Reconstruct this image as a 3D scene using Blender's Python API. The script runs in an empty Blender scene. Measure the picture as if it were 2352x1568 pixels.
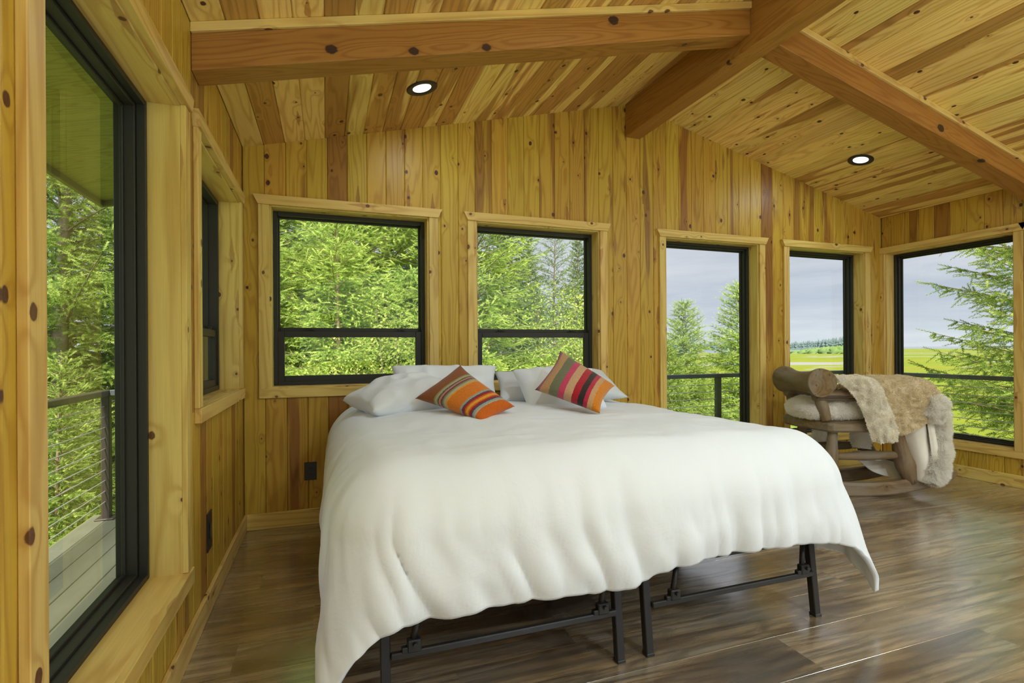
import bpy, bmesh, math, random
import numpy as np
from mathutils import Vector, Matrix

random.seed(7)
R = math.radians
SC = bpy.context.scene
COL = SC.collection

# ------------------------------------------------------------------ camera, sky, sun, exposure
CAMH = 1.185
YAW = R(19.58)
cam_d = bpy.data.cameras.new('camera')
cam = bpy.data.objects.new('camera', cam_d); COL.objects.link(cam)
cam_d.sensor_width = 36.0
cam_d.lens = 36.0 * 1198.3 / 2352
cam_d.shift_y = (800.8 - 784) / 2352
cam_d.clip_start = 0.02; cam_d.clip_end = 20000
ROLL = R(-0.343)
cam.matrix_world = (Matrix.Translation((0, 0, CAMH)) @ Matrix.Rotation(-YAW, 4, 'Z')
                    @ Matrix.Rotation(R(90), 4, 'X') @ Matrix.Rotation(ROLL, 4, 'Z'))
SC.camera = cam

SKY = 0.95
SUN = 9.5
LAMP = 45.0
FILL_UP = 60.0  # power of the added fill uplighters
EXPO = 0.0
SC.view_settings.view_transform = 'Standard'
try: SC.view_settings.look = 'None'
except Exception: pass
SC.view_settings.exposure = EXPO
SC.view_settings.gamma = 1.0
SC.view_settings.use_curve_mapping = False

world = bpy.data.worlds.new('overcast_sky'); SC.world = world
world.use_nodes = True
wn = world.node_tree; wn.nodes.clear()
def N(t, kind, **kw):
    n = t.nodes.new(kind)
    for k, v in kw.items():
        if k == 'op': n.operation = v
        elif hasattr(n, k): setattr(n, k, v)
    return n
def ramp(t, fac, stops, interp='LINEAR'):
    n = t.nodes.new('ShaderNodeValToRGB'); n.color_ramp.interpolation = interp
    e = n.color_ramp.elements
    while len(e) < len(stops): e.new(0.5)
    for k, (p, c) in enumerate(stops):
        e[k].position = p
        e[k].color = (c[0], c[1], c[2], 1) if not isinstance(c, (int, float)) else (c, c, c, 1)
    if fac is not None: t.links.new(fac, n.inputs[0])
    return n.outputs[0]
def mth(t, op, a, b=None, clamp=False):
    n = t.nodes.new('ShaderNodeMath'); n.operation = op; n.use_clamp = clamp
    for i, v in enumerate((a, b)):
        if v is None: continue
        if isinstance(v, (int, float)): n.inputs[i].default_value = v
        else: t.links.new(v, n.inputs[i])
    return n.outputs[0]
def mixc(t, fac, a, b, mode='MIX'):
    n = t.nodes.new('ShaderNodeMix'); n.data_type = 'RGBA'; n.blend_type = mode
    ins = (n.inputs[0], n.inputs[6], n.inputs[7])
    for s, v in zip(ins, (fac, a, b)):
        if isinstance(v, (int, float)): s.default_value = v
        elif isinstance(v, tuple): s.default_value = (v[0], v[1], v[2], 1)
        else: t.links.new(v, s)
    return n.outputs[2]
def vscale(t, vec, s, off=None):
    n = t.nodes.new('ShaderNodeVectorMath'); n.operation = 'MULTIPLY'
    t.links.new(vec, n.inputs[0]); n.inputs[1].default_value = s
    return n.outputs[0]
def noise(t, vec, scale, detail=3.0, rough=0.55, dist=0.0, out=0):
    n = t.nodes.new('ShaderNodeTexNoise')
    n.inputs['Scale'].default_value = scale; n.inputs['Detail'].default_value = detail
    n.inputs['Roughness'].default_value = rough; n.inputs['Distortion'].default_value = dist
    if vec is not None: t.links.new(vec, n.inputs['Vector'])
    return n.outputs[out]

tc = N(wn, 'ShaderNodeTexCoord')
sep = N(wn, 'ShaderNodeSeparateXYZ'); wn.links.new(tc.outputs['Generated'], sep.inputs[0])
zz = sep.outputs[2]
base = ramp(wn, zz, [(0.0, (0.80, 0.86, 0.93)), (0.06, (0.66, 0.72, 0.83)), (0.22, (0.68, 0.71, 0.80)), (1.0, (0.68, 0.71, 0.80))])
cv = vscale(wn, tc.outputs['Generated'], (1.2, 1.2, 9.0))
cn = noise(wn, cv, 2.2, 5, 0.6, 0.3)
cn2 = noise(wn, vscale(wn, tc.outputs['Generated'], (2.5, 2.5, 20.0)), 2.0, 5, 0.6, 0.4)
cl = ramp(wn, mth(wn, 'ADD', mth(wn, 'MULTIPLY', cn, 0.6), mth(wn, 'MULTIPLY', cn2, 0.4)), [(0.36, (0.84, 0.87, 0.91)), (0.52, (1.0, 1.0, 1.0)), (0.66, (1.15, 1.12, 1.08))])
skyc = mixc(wn, 1.0, base, cl, 'MULTIPLY')
bg = N(wn, 'ShaderNodeBackground'); bg.inputs[1].default_value = SKY
wn.links.new(skyc, bg.inputs[0])
wo = N(wn, 'ShaderNodeOutputWorld'); wn.links.new(bg.outputs[0], wo.inputs[0])

sd = bpy.data.lights.new('hazy_sun', 'SUN'); sd.energy = SUN; sd.angle = R(12); sd.color = (1.0, 0.95, 0.86)
sun = bpy.data.objects.new('hazy_sun', sd); COL.objects.link(sun)
sun.location = (0, -10, 20)
sun.rotation_euler = Vector((0.30, 1.0, -1.55)).to_track_quat('-Z', 'Y').to_euler()

# ------------------------------------------------------------------ numpy value noise
def _h(ix, iy, iz, s):
    n = (ix * 374761393 + iy * 668265263 + iz * 2147483647 + s * 974634777) & 0xffffffff
    n = ((n ^ (n >> 13)) * 1274126177) & 0xffffffff
    n = n ^ (n >> 16)
    return (n & 0xffff) / 65535.0
def vnoise(p, scale=1.0, seed=0):
    p = np.asarray(p, float) * scale
    i = np.floor(p).astype(np.int64); f = p - i; f = f * f * (3 - 2 * f)
    out = 0
    for dx in (0, 1):
        for dy in (0, 1):
            for dz in (0, 1):
                w = (f[..., 0] if dx else 1 - f[..., 0]) * (f[..., 1] if dy else 1 - f[..., 1]) * (f[..., 2] if dz else 1 - f[..., 2])
                out = out + w * _h(i[..., 0] + dx, i[..., 1] + dy, i[..., 2] + dz, seed)
    return out * 2 - 1

# ------------------------------------------------------------------ object helpers
WMAT = {}
def place(o, parent):
    """keep the world placement the object was built in, whatever its parent's own placement"""
    M = Matrix.Translation(o.location) @ o.rotation_euler.to_matrix().to_4x4()
    WMAT[o.name] = M
    if parent is not None:
        o.parent = parent
        o.matrix_parent_inverse = WMAT[parent.name].inverted()
    return o
def new_obj(name, me, parent=None, mat=None, loc=(0, 0, 0), kind=None):
    o = bpy.data.objects.new(name, me); COL.objects.link(o)
    o.location = loc
    if mat is not None and len(me.materials) == 0: me.materials.append(mat)
    place(o, parent)
    if kind: o['kind'] = kind
    return o
def tag(o, label, cat, group=None):
    o['label'] = label; o['category'] = cat
    if group: o['group'] = group
    return o
def thing(name, label, cat, loc=(0, 0, 0), group=None):
    o = bpy.data.objects.new(name, None); COL.objects.link(o)
    o.location = loc; place(o, None); o.empty_display_size = 0.1
    return tag(o, label, cat, group)
def struct(name, label=None):
    o = bpy.data.objects.new(name, None); COL.objects.link(o); place(o, None)
    o['kind'] = 'structure'
    if label: o['label'] = label
    return o
def mesh_from(name, V, F, smooth=False):
    me = bpy.data.meshes.new(name)
    me.from_pydata([tuple(v) for v in V], [], [tuple(f) for f in F])
    me.update()
    if smooth: me.polygons.foreach_set('use_smooth', [True] * len(me.polygons))
    return me
def mesh_np(name, V, T, smooth=False, cols=None):
    """fast triangle mesh from numpy arrays, cols = per-vertex float attribute 'tip'"""
    me = bpy.data.meshes.new(name)
    V = np.asarray(V, np.float32); T = np.asarray(T, np.int32)
    me.vertices.add(len(V)); me.vertices.foreach_set('co', V.ravel())
    me.loops.add(T.size); me.loops.foreach_set('vertex_index', T.ravel())
    me.polygons.add(len(T)); me.polygons.foreach_set('loop_start', np.arange(0, T.size, T.shape[1], dtype=np.int32))
    me.polygons.foreach_set('loop_total', np.full(len(T), T.shape[1], np.int32))
    if smooth: me.polygons.foreach_set('use_smooth', np.ones(len(T), bool))
    me.update(calc_edges=True)
    if cols is not None:
        a = me.attributes.new('tip', 'FLOAT', 'POINT'); a.data.foreach_set('value', np.asarray(cols, np.float32))
    return me
AX = {'x': (0, 1, 2), 'y': (1, 2, 0), 'z': (2, 0, 1)}
def wbox(name, lo, hi, mat, parent=None, axis=None, bev=0.0025, kind=None):
    lo = np.array(lo, float); hi = np.array(hi, float)
    lo, hi = np.minimum(lo, hi), np.maximum(lo, hi)
    d = hi - lo
    if axis is None: axis = 'xyz'[int(np.argmax(d))]
    p = AX[axis]; L = [d[p[0]], d[p[1]], d[p[2]]]
    bm = bmesh.new()
    bmesh.ops.create_cube(bm, size=1.0)
    for v in bm.verts:
        v.co = Vector(((v.co.x + .5) * L[0], (v.co.y + .5) * L[1], (v.co.z + .5) * L[2]))
    b = min(bev, min(L) * 0.3)
    if b > 0: bmesh.ops.bevel(bm, geom=bm.edges[:], offset=b, segments=1, affect='EDGES')
    me = bpy.data.meshes.new(name); bm.to_mesh(me); bm.free()
    o = bpy.data.objects.new(name, me); COL.objects.link(o)
    M = Matrix.Identity(3)
    for j in range(3):
        for i in range(3): M[i][j] = 1.0 if i == p[j] else 0.0
    o.rotation_euler = M.to_euler(); o.location = lo
    me.materials.append(mat)
    place(o, parent)
    if kind: o['kind'] = kind
    return o
def plank(name, O, ex, ez, L, W, T, mat, parent, c0=(0, 0), c1=(0, 0), ch=0.004, gap=0.0006, props=None):
    """board: long axis ex, visible face normal ez, groove-chamfered edges; c0/c1 = end offsets at y=0 and y=W"""
    ex = Vector(ex); ez = Vector(ez); ey = ez.cross(ex)
    pr = [(gap, -T), (gap, -ch), (gap + ch, 0), (W - gap - ch, 0), (W - gap, -ch), (W - gap, -T)]
    V = []
    for end in (0, 1):
        for y, z in pr:
            x = (c0[0] + (c0[1] - c0[0]) * y / W) if end == 0 else L + c1[0] + (c1[1] - c1[0]) * y / W
            V.append((x, y, z))
    n = 6
    F = [(i, i + n, (i + 1) % n + n, (i + 1) % n) for i in range(n)]
    F = [f[::-1] for f in F]
    F += [tuple(range(n))[::-1], tuple(range(n, 2 * n))]
    F = [f[::-1] for f in F]
    me = mesh_from(name, V, F)
    o = bpy.data.objects.new(name, me); COL.objects.link(o)
    M = Matrix((ex, ey, ez)).transposed()
    o.rotation_euler = M.to_euler(); o.location = O
    me.materials.append(mat); place(o, parent)
    for k, v in (props or {}).items(): o[k] = v
    return o
def tube_mesh(name, pts, radii, seg=10, cap=True, flat=None, nz=0.0, seed=0):
    pts = [Vector(p) for p in pts]; V = []; F = []
    up = Vector((0, 0, 1))
    prev = None
    for i, p in enumerate(pts):
        t = (pts[min(i + 1, len(pts) - 1)] - pts[max(i - 1, 0)]).normalized()
        a = up if abs(t.dot(up)) < 0.9 else Vector((1, 0, 0))
        if prev is None: s = t.cross(a).normalized()
        else: s = (prev - t * prev.dot(t)).normalized()
        prev = s; u = s.cross(t)
        r = radii[i] if hasattr(radii, '__len__') else radii
        for k in range(seg):
            an = 2 * math.pi * k / seg
            q = p + s * (r * math.cos(an)) + u * (r * math.sin(an) * (flat or 1))
            V.append(q)
    for i in range(len(pts) - 1):
        for k in range(seg):
            a = i * seg + k; b = i * seg + (k + 1) % seg
            F.append((a, b, b + seg, a + seg))
    if cap:
        F.append(tuple(range(seg))[::-1]); n0 = (len(pts) - 1) * seg; F.append(tuple(range(n0, n0 + seg)))
    V = np.array([tuple(v) for v in V])
    if nz:
        c = np.repeat(np.array([tuple(p) for p in pts]), seg, 0)
        V = c + (V - c) * (1 + nz * vnoise(V, 9, seed))[:, None]
    me = mesh_from(name, V, F, True)
    for pl in me.polygons:
        if len(pl.vertices) > 4: pl.use_smooth = False
    return me
def tube(name, pts, radii, mat, parent=None, seg=10, **k):
    return new_obj(name, tube_mesh(name, pts, radii, seg, **k), parent, mat)
def spline(pts, n):
    P = np.array(pts, float); m = len(P)
    Q = np.vstack([2 * P[0] - P[1], P, 2 * P[-1] - P[-2]])
    out = []
    for t in np.linspace(0, m - 1 - 1e-9, n):
        i = int(t); f = t - i
        a, b, c, d = Q[i], Q[i + 1], Q[i + 2], Q[i + 3]
        out.append(0.5 * ((2 * b) + (c - a) * f + (2 * a - 5 * b + 4 * c - d) * f * f + (-a + 3 * b - 3 * c + d) * f ** 3))
    return np.array(out)
def grid_surface(ctrl, nu, nv):
    C = np.array(ctrl, float)
    rows = np.array([spline(r, nv) for r in C])
    return np.array([spline(rows[:, j], nu) for j in range(nv)]).transpose(1, 0, 2)
def grid_faces(nu, nv, flip=False):
    i, j = np.meshgrid(np.arange(nu - 1), np.arange(nv - 1), indexing='ij')
    a = (i * nv + j).ravel()
    F = np.stack([a, a + 1, a + nv + 1, a + nv], 1)
    return F[:, ::-1] if flip else F

# ------------------------------------------------------------------ materials
def mat_new(name):
    m = bpy.data.materials.new(name); m.use_nodes = True
    t = m.node_tree; b = t.nodes['Principled BSDF']
    return m, t, b
def simple(name, c, rough=0.5, metal=0.0, spec=0.5, bump=None):
    m, t, b = mat_new(name)
    b.inputs['Base Color'].default_value = (*c, 1); b.inputs['Roughness'].default_value = rough
    b.inputs['Metallic'].default_value = metal; b.inputs['Specular IOR Level'].default_value = spec
    if bump:
        tc = N(t, 'ShaderNodeTexCoord'); n = noise(t, tc.outputs['Object'], bump[0], 4)
        bp = N(t, 'ShaderNodeBump'); bp.inputs['Strength'].default_value = bump[1]; bp.inputs['Distance'].default_value = bump[2]
        t.links.new(n, bp.inputs['Height']); t.links.new(bp.outputs[0], b.inputs['Normal'])
        t.links.new(mixc(t, mth(t, 'MULTIPLY', n, 0.35), c, tuple(x * 0.6 for x in c)), b.inputs['Base Color'])
    return m
def wood(name, pale, tan, heart, knot, rings=26.0, heart_amt=0.5, knots=True, rough=0.42, vary=0.16, spec=0.35, kscale=5.0, fibre=0.25, weather=None):
    """knotty softwood; local X runs along the board"""
    m, t, b = mat_new(name)
    tc = N(t, 'ShaderNodeTexCoord'); oi = N(t, 'ShaderNodeObjectInfo')
    rnd = oi.outputs['Random']
    comb = N(t, 'ShaderNodeCombineXYZ')
    t.links.new(mth(t, 'MULTIPLY', rnd, 37.0), comb.inputs[0]); t.links.new(mth(t, 'MULTIPLY', rnd, 91.0), comb.inputs[1]); t.links.new(mth(t, 'MULTIPLY', rnd, 13.0), comb.inputs[2])
    va = N(t, 'ShaderNodeVectorMath'); va.operation = 'ADD'
    t.links.new(tc.outputs['Object'], va.inputs[0]); t.links.new(comb.outputs[0], va.inputs[1])
    P = va.outputs[0]
    # knots
    if knots:
        vo = N(t, 'ShaderNodeTexVoronoi'); vo.voronoi_dimensions = '2D'
        sk = N(t, 'ShaderNodeSeparateXYZ'); t.links.new(P, sk.inputs[0]); ck = N(t, 'ShaderNodeCombineXYZ')
        t.links.new(mth(t, 'MULTIPLY', sk.outputs[0], kscale * 0.75), ck.inputs[0]); t.links.new(mth(t, 'MULTIPLY', mth(t, 'ADD', sk.outputs[1], sk.outputs[2]), kscale), ck.inputs[1]); kv = ck.outputs[0]
        t.links.new(kv, vo.inputs['Vector']); vo.inputs['Scale'].default_value = 1.0
        sc = N(t, 'ShaderNodeSeparateColor'); t.links.new(vo.outputs['Color'], sc.inputs[0])
        gate = mth(t, 'GREATER_THAN', sc.outputs[0], 0.25)
        kd = mth(t, 'ADD', vo.outputs['Distance'], mth(t, 'MULTIPLY', mth(t, 'SUBTRACT', noise(t, P, 60, 2), 0.5), 0.03))
        rad = mth(t, 'MULTIPLY', gate, mth(t, 'ADD', mth(t, 'MULTIPLY', sc.outputs[1], 0.055), 0.022))
        kmask = mth(t, 'MULTIPLY', mth(t, 'SUBTRACT', rad, kd), 70.0, True)
        dv = N(t, 'ShaderNodeVectorMath'); dv.operation = 'SUBTRACT'; t.links.new(kv, dv.inputs[0]); t.links.new(vo.outputs['Position'], dv.inputs[1])
        ds = N(t, 'ShaderNodeSeparateXYZ'); t.links.new(dv.outputs[0], ds.inputs[0])
        adx = mth(t, 'ABSOLUTE', mth(t, 'ADD', ds.outputs[0], mth(t, 'MULTIPLY', mth(t, 'SUBTRACT', sc.outputs[1], 0.5), 0.5)))
        wob = mth(t, 'MULTIPLY', mth(t, 'SUBTRACT', noise(t, vscale(t, P, (6.0, 14.0, 14.0)), 1.0, 3), 0.5), 0.10)
        fl = mth(t, 'SUBTRACT', mth(t, 'SUBTRACT', 0.085, mth(t, 'MULTIPLY', adx, 0.17)), mth(t, 'ABSOLUTE', mth(t, 'ADD', ds.outputs[1], wob)))
        flame = mth(t, 'MULTIPLY', mth(t, 'MULTIPLY', fl, 55.0, True), mth(t, 'GREATER_THAN', sc.outputs[2], 0.72))
        halo = mth(t, 'MULTIPLY', gate, mth(t, 'SUBTRACT', 1.0, mth(t, 'MULTIPLY', kd, 3.2), True), True)
    # growth rings as contour lines of a stretched noise field
    fld = noise(t, vscale(t, P, (0.55, 7.0, 7.0)), 1.0, 2.0, 0.4, 0.15)
    ph = mth(t, 'MULTIPLY', fld, rings * 3.2)
    if knots: ph = mth(t, 'ADD', ph, mth(t, 'MULTIPLY', mth(t, 'POWER', halo, 2.0), 9.0))
    ring = mth(t, 'POWER', mth(t, 'ADD', mth(t, 'MULTIPLY', mth(t, 'SINE', ph), 0.5), 0.5), 3.0)
    fib = noise(t, vscale(t, P, (5.0, 190.0, 190.0)), 1.0, 2.0, 0.6)
    soft = noise(t, vscale(t, P, (1.0, 14.0, 14.0)), 1.0, 3.0, 0.5)
    c = mixc(t, soft, pale, tan)
    c = mixc(t, mth(t, 'MULTIPLY', ring, 0.55), c, tuple(x * y for x, y in zip(tan, (0.72, 0.56, 0.42))))
    # heartwood streaks, amount from the object property "heart"
    at = N(t, 'ShaderNodeAttribute'); at.attribute_type = 'OBJECT'; at.attribute_name = 'heart'
    hv = mth(t, 'MAXIMUM', at.outputs['Fac'], 0.0)
    hn = noise(t, vscale(t, P, (0.42, 6.5, 6.5)), 1.0, 2.5, 0.5, 0.35)
    thr = mth(t, 'SUBTRACT', 0.80, mth(t, 'MULTIPLY', mth(t, 'ADD', hv, heart_amt * 0.15), 0.42))
    hm = mth(t, 'MULTIPLY', mth(t, 'SUBTRACT', hn, thr), 26.0, True)
    hm = mth(t, 'MULTIPLY', hm, 0.82)
    c = mixc(t, hm, c, mixc(t, ring, heart, tuple(x * 0.7 for x in heart)))
    if knots:
        c = mixc(t, mth(t, 'MULTIPLY', mth(t, 'POWER', halo, 5.0), 0.45), c, heart)
        c = mixc(t, mth(t, 'MULTIPLY', flame, 0.75), c, heart)
        c = mixc(t, kmask, c, mixc(t, noise(t, P, 90, 2), knot, tuple(x * 2.2 for x in knot)))
    val = mth(t, 'ADD', mth(t, 'MULTIPLY', rnd, vary), 1.0 - vary * 0.6)
    val = mth(t, 'MULTIPLY', val, mth(t, 'ADD', mth(t, 'MULTIPLY', fib, fibre), 1.0 - fibre * 0.5))
    if weather:
        wmask = ramp(t, noise(t, vscale(t, P, (2.0, 5.0, 5.0)), 1.3, 4, 0.6), [(0.35, 0.0), (0.6, 1.0)])
        c = mixc(t, mth(t, 'MULTIPLY', wmask, 0.42), c, weather)
        crack = mth(t, 'GREATER_THAN', noise(t, vscale(t, P, (1.6, 38.0, 38.0)), 1.0, 1.0, 0.4), 0.72)
        c = mixc(t, mth(t, 'MULTIPLY', crack, 0.7), c, (0.035, 0.025, 0.015))
    hs = N(t, 'ShaderNodeHueSaturation'); t.links.new(val, hs.inputs['Value']); t.links.new(c, hs.inputs['Color'])
    wf = N(t, 'ShaderNodeMath'); wf.operation = 'FRACT'; t.links.new(mth(t, 'MULTIPLY', rnd, 7.13), wf.inputs[0])
    t.links.new(mth(t, 'ADD', mth(t, 'MULTIPLY', wf.outputs[0], 0.016), 0.492), hs.inputs['Hue'])
    t.links.new(hs.outputs[0], b.inputs['Base Color'])
    b.inputs['Roughness'].default_value = rough; b.inputs['Specular IOR Level'].default_value = spec
    bp = N(t, 'ShaderNodeBump'); bp.inputs['Strength'].default_value = 0.25; bp.inputs['Distance'].default_value = 0.001
    t.links.new(mth(t, 'ADD', ring, fib), bp.inputs['Height']); t.links.new(bp.outputs[0], b.inputs['Normal'])
    return m

PINE_P, PINE_T = (0.60, 0.385, 0.055), (0.50, 0.305, 0.033)
HEART = (0.30, 0.125, 0.024)
KNOT = (0.055, 0.022, 0.010)
M_pine = wood('knotty_pine_wall', PINE_P, PINE_T, HEART, KNOT)
M_ceil = wood('knotty_pine_ceiling', (0.90, 0.69, 0.235), (0.80, 0.54, 0.12), (0.44, 0.20, 0.036), KNOT, vary=0.24)
M_trim = wood('spruce_trim', (0.74, 0.55, 0.18), (0.67, 0.475, 0.125), (0.45, 0.24, 0.07), (0.09, 0.04, 0.015), rings=16, kscale=5.0, heart_amt=-0.4, vary=0.12)
M_fir = wood('fir_beam', (0.40, 0.175, 0.036), (0.33, 0.130, 0.024), (0.19, 0.062, 0.011), (0.03, 0.012, 0.006), rings=34, kscale=2.6, heart_amt=0.6, vary=0.06)
M_log = wood('weathered_log', (0.23, 0.150, 0.054), (0.155, 0.093, 0.030), (0.11, 0.056, 0.015), (0.04, 0.025, 0.015), rings=18, kscale=4.0, heart_amt=0.0, vary=0.1, rough=0.6, weather=(0.29, 0.275, 0.24))
M_soffit = wood('green_lit_plywood', (0.42, 0.41, 0.12), (0.34, 0.34, 0.09), (0.3, 0.27, 0.06), KNOT, rings=30, knots=False, heart_amt=-0.5)  # green light from the trees is put into the plywood colour

def floor_mat():
    m, t, b = mat_new('vinyl_plank_floor')
    tc = N(t, 'ShaderNodeTexCoord'); oi = N(t, 'ShaderNodeObjectInfo'); rnd = oi.outputs['Random']
    comb = N(t, 'ShaderNodeCombineXYZ')
    t.links.new(mth(t, 'MULTIPLY', rnd, 41.0), comb.inputs[0]); t.links.new(mth(t, 'MULTIPLY', rnd, 73.0), comb.inputs[1])
    va = N(t, 'ShaderNodeVectorMath'); va.operation = 'ADD'
    t.links.new(tc.outputs['Object'], va.inputs[0]); t.links.new(comb.outputs[0], va.inputs[1]); P = va.outputs[0]
    big = noise(t, vscale(t, P, (1.1, 6.0, 1.0)), 1.0, 4, 0.55, 0.0)
    med = noise(t, vscale(t, P, (1.8, 30.0, 1.0)), 1.0, 4, 0.6, 0.0)
    fld = noise(t, vscale(t, P, (0.8, 6.0, 1.0)), 1.0, 1.5, 0.4, 0.0)
    ring = mth(t, 'POWER', mth(t, 'ADD', mth(t, 'MULTIPLY', mth(t, 'SINE', mth(t, 'MULTIPLY', fld, 60.0)), 0.5), 0.5), 3.0)
    fib = noise(t, vscale(t, P, (8.0, 220.0, 1.0)), 1.0, 2, 0.6)
    c = ramp(t, big, [(0.30, (0.085, 0.055, 0.030)), (0.43, (0.26, 0.175, 0.095)), (0.55, (0.45, 0.335, 0.20)), (0.68, (0.43, 0.38, 0.29))])
    c = mixc(t, ramp(t, med, [(0.42, 0.0), (0.66, 0.85)]), c, (0.065, 0.042, 0.027))
    c = mixc(t, mth(t, 'MULTIPLY', ring, 0.42), c, (0.085, 0.062, 0.04))
    grey = noise(t, vscale(t, P, (1.0, 4.0, 1.0)), 1.7, 3, 0.5)
    c = mixc(t, ramp(t, grey, [(0.45, 0.0), (0.65, 0.55)]), c, (0.17, 0.155, 0.135))
    hs = N(t, 'ShaderNodeHueSaturation'); t.links.new(c, hs.inputs['Color'])
    t.links.new(mth(t, 'ADD', mth(t, 'MULTIPLY', rnd, 0.35), 0.86), hs.inputs['Value'])
    t.links.new(hs.outputs[0], b.inputs['Base Color'])
    t.links.new(mth(t, 'ADD', mth(t, 'MULTIPLY', ring, 0.10), mth(t, 'ADD', mth(t, 'MULTIPLY', big, 0.12), 0.15)), b.inputs['Roughness'])
    b.inputs['Specular IOR Level'].default_value = 0.6
    b.inputs['Coat Weight'].default_value = 1.0; b.inputs['Coat Roughness'].default_value = 0.20; b.inputs['Coat IOR'].default_value = 3.2
    bp = N(t, 'ShaderNodeBump'); bp.inputs['Strength'].default_value = 0.6; bp.inputs['Distance'].default_value = 0.002
    t.links.new(mth(t, 'ADD', mth(t, 'MULTIPLY', ring, -1.0), mth(t, 'MULTIPLY', fib, 0.5)), bp.inputs['Height']); t.links.new(bp.outputs[0], b.inputs['Normal'])
    return m
M_floor = floor_mat()
M_core = simple('wall_sheathing', (0.30, 0.20, 0.09), 0.8)
M_black = simple('black_window_frame', (0.026, 0.026, 0.020), 0.45, 0.0, 0.35)
M_dark = simple('black_powder_coat', (0.018, 0.018, 0.019), 0.42)
M_outlet = simple('dark_outlet', (0.022, 0.020, 0.017), 0.4)
M_cable = simple('stainless_cable', (0.85, 0.85, 0.82), 0.35, 0.0)
M_rail = simple('dark_grey_rail', (0.115, 0.135, 0.14), 0.3, 0.0)
M_postb = simple('brown_grey_rail', (0.055, 0.044, 0.034), 0.4)
def glass_mat():
    m = bpy.data.materials.new('window_glass'); m.use_nodes = True; t = m.node_tree; t.nodes.clear()
    tr = N(t, 'ShaderNodeBsdfTransparent'); tr.inputs[0].default_value = (0.965, 0.985, 0.965, 1)
    gl = N(t, 'ShaderNodeBsdfGlossy'); gl.inputs['Roughness'].default_value = 0.0; gl.inputs[0].default_value = (0.9, 1.0, 0.92, 1)
    fr = N(t, 'ShaderNodeFresnel'); fr.inputs[0].default_value = 1.42
    mx = N(t, 'ShaderNodeMixShader'); o = N(t, 'ShaderNodeOutputMaterial')
    t.links.new(fr.outputs[0], mx.inputs[0]); t.links.new(tr.outputs[0], mx.inputs[1]); t.links.new(gl.outputs[0], mx.inputs[2]); t.links.new(mx.outputs[0], o.inputs[0])
    return m
M_glass = glass_mat()
def deck_mat():
    m, t, b = mat_new('composite_decking')
    tc = N(t, 'ShaderNodeTexCoord')
    n = noise(t, vscale(t, tc.outputs['Object'], (2.0, 60.0, 60.0)), 1.0, 3)
    n2 = noise(t, tc.outputs['Object'], 3.0, 4)
    c = mixc(t, n, (0.125, 0.132, 0.090), (0.165, 0.172, 0.12)); c = mixc(t, ramp(t, n2, [(0.4, 0.0), (0.7, 0.4)]), c, (0.20, 0.20, 0.15))
    t.links.new(c, b.inputs['Base Color']); b.inputs['Roughness'].default_value = 0.5
    return m
M_deck = deck_mat()
def cloth(name, c, weave=900, wrinkle=0.5, rough=0.85, tint=None):
    m, t, b = mat_new(name)
    tc = N(t, 'ShaderNodeTexCoord')
    b.inputs['Base Color'].default_value = (*c, 1); b.inputs['Roughness'].default_value = rough; b.inputs['Specular IOR Level'].default_value = 0.2
    b.inputs['Sheen Weight'].default_value = 0.15
    n1 = noise(t, tc.outputs['Object'], 7.0, 5, 0.55, 0.8); n2 = noise(t, tc.outputs['Object'], 28.0, 4, 0.5, 0.5)
    bp = N(t, 'ShaderNodeBump'); bp.inputs['Strength'].default_value = wrinkle; bp.inputs['Distance'].default_value = 0.012
    t.links.new(mth(t, 'ADD', n1, mth(t, 'MULTIPLY', n2, 0.18)), bp.inputs['Height']); t.links.new(bp.outputs[0], b.inputs['Normal'])
    return m
M_duvet = cloth('white_cotton', (0.80, 0.86, 0.92), wrinkle=0.28)
M_pillow = cloth('white_pillowcase', (0.79, 0.84, 0.89), wrinkle=0.35)
M_greyp = cloth('grey_white_pillowcase', (0.66, 0.69, 0.72), wrinkle=0.45)
M_matt = cloth('mattress_ticking', (0.7, 0.7, 0.7))

# ------------------------------------------------------------------ room dimensions
XL, XR, YB, YF = -0.515, 5.44, 3.82, -3.6
RX, RZ, SL = 2.456, 3.25, 0.246
AL = math.atan(SL)
def ceil_z(x): return RZ - SL * abs(x - RX)
WIN = {
    'back': [dict(u0=-0.343, u1=0.702, z0=0.940, z1=2.145, kind='double'),
             dict(u0=1.084, u1=2.118, z0=0.940, z1=2.145, kind='double'),
             dict(u0=2.786, u1=3.797, z0=0.330, z1=2.138, kind='fixed'),
             dict(u0=4.182, u1=5.175, z0=0.330, z1=2.138, kind='fixed')],
    'left': [dict(u0=1.223, u1=2.268, z0=0.346, z1=2.105, kind='fixed', sill=True),
             dict(u0=2.535, u1=3.640, z0=0.945, z1=2.105, kind='double', sill=True)],
    'right': [dict(u0=2.72, u1=3.768, z0=0.318, z1=2.132, kind='fixed'),
              dict(u0=1.46, u1=2.56, z0=0.318, z1=2.132, kind='fixed'),
              dict(u0=0.20, u1=1.30, z0=0.318, z1=2.132, kind='fixed')],
}
def MAP(side):
    if side == 'back': return lambda u, n, z: (u, YB + n, z)
    if side == 'left': return lambda u, n, z: (XL - n, u, z)
    return lambda u, n, z: (XR + n, u, z)
def rough(w, m=0.014): return (w['u0'] - m, w['u1'] + m, w['z0'] - m, w['z1'] + m)

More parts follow.
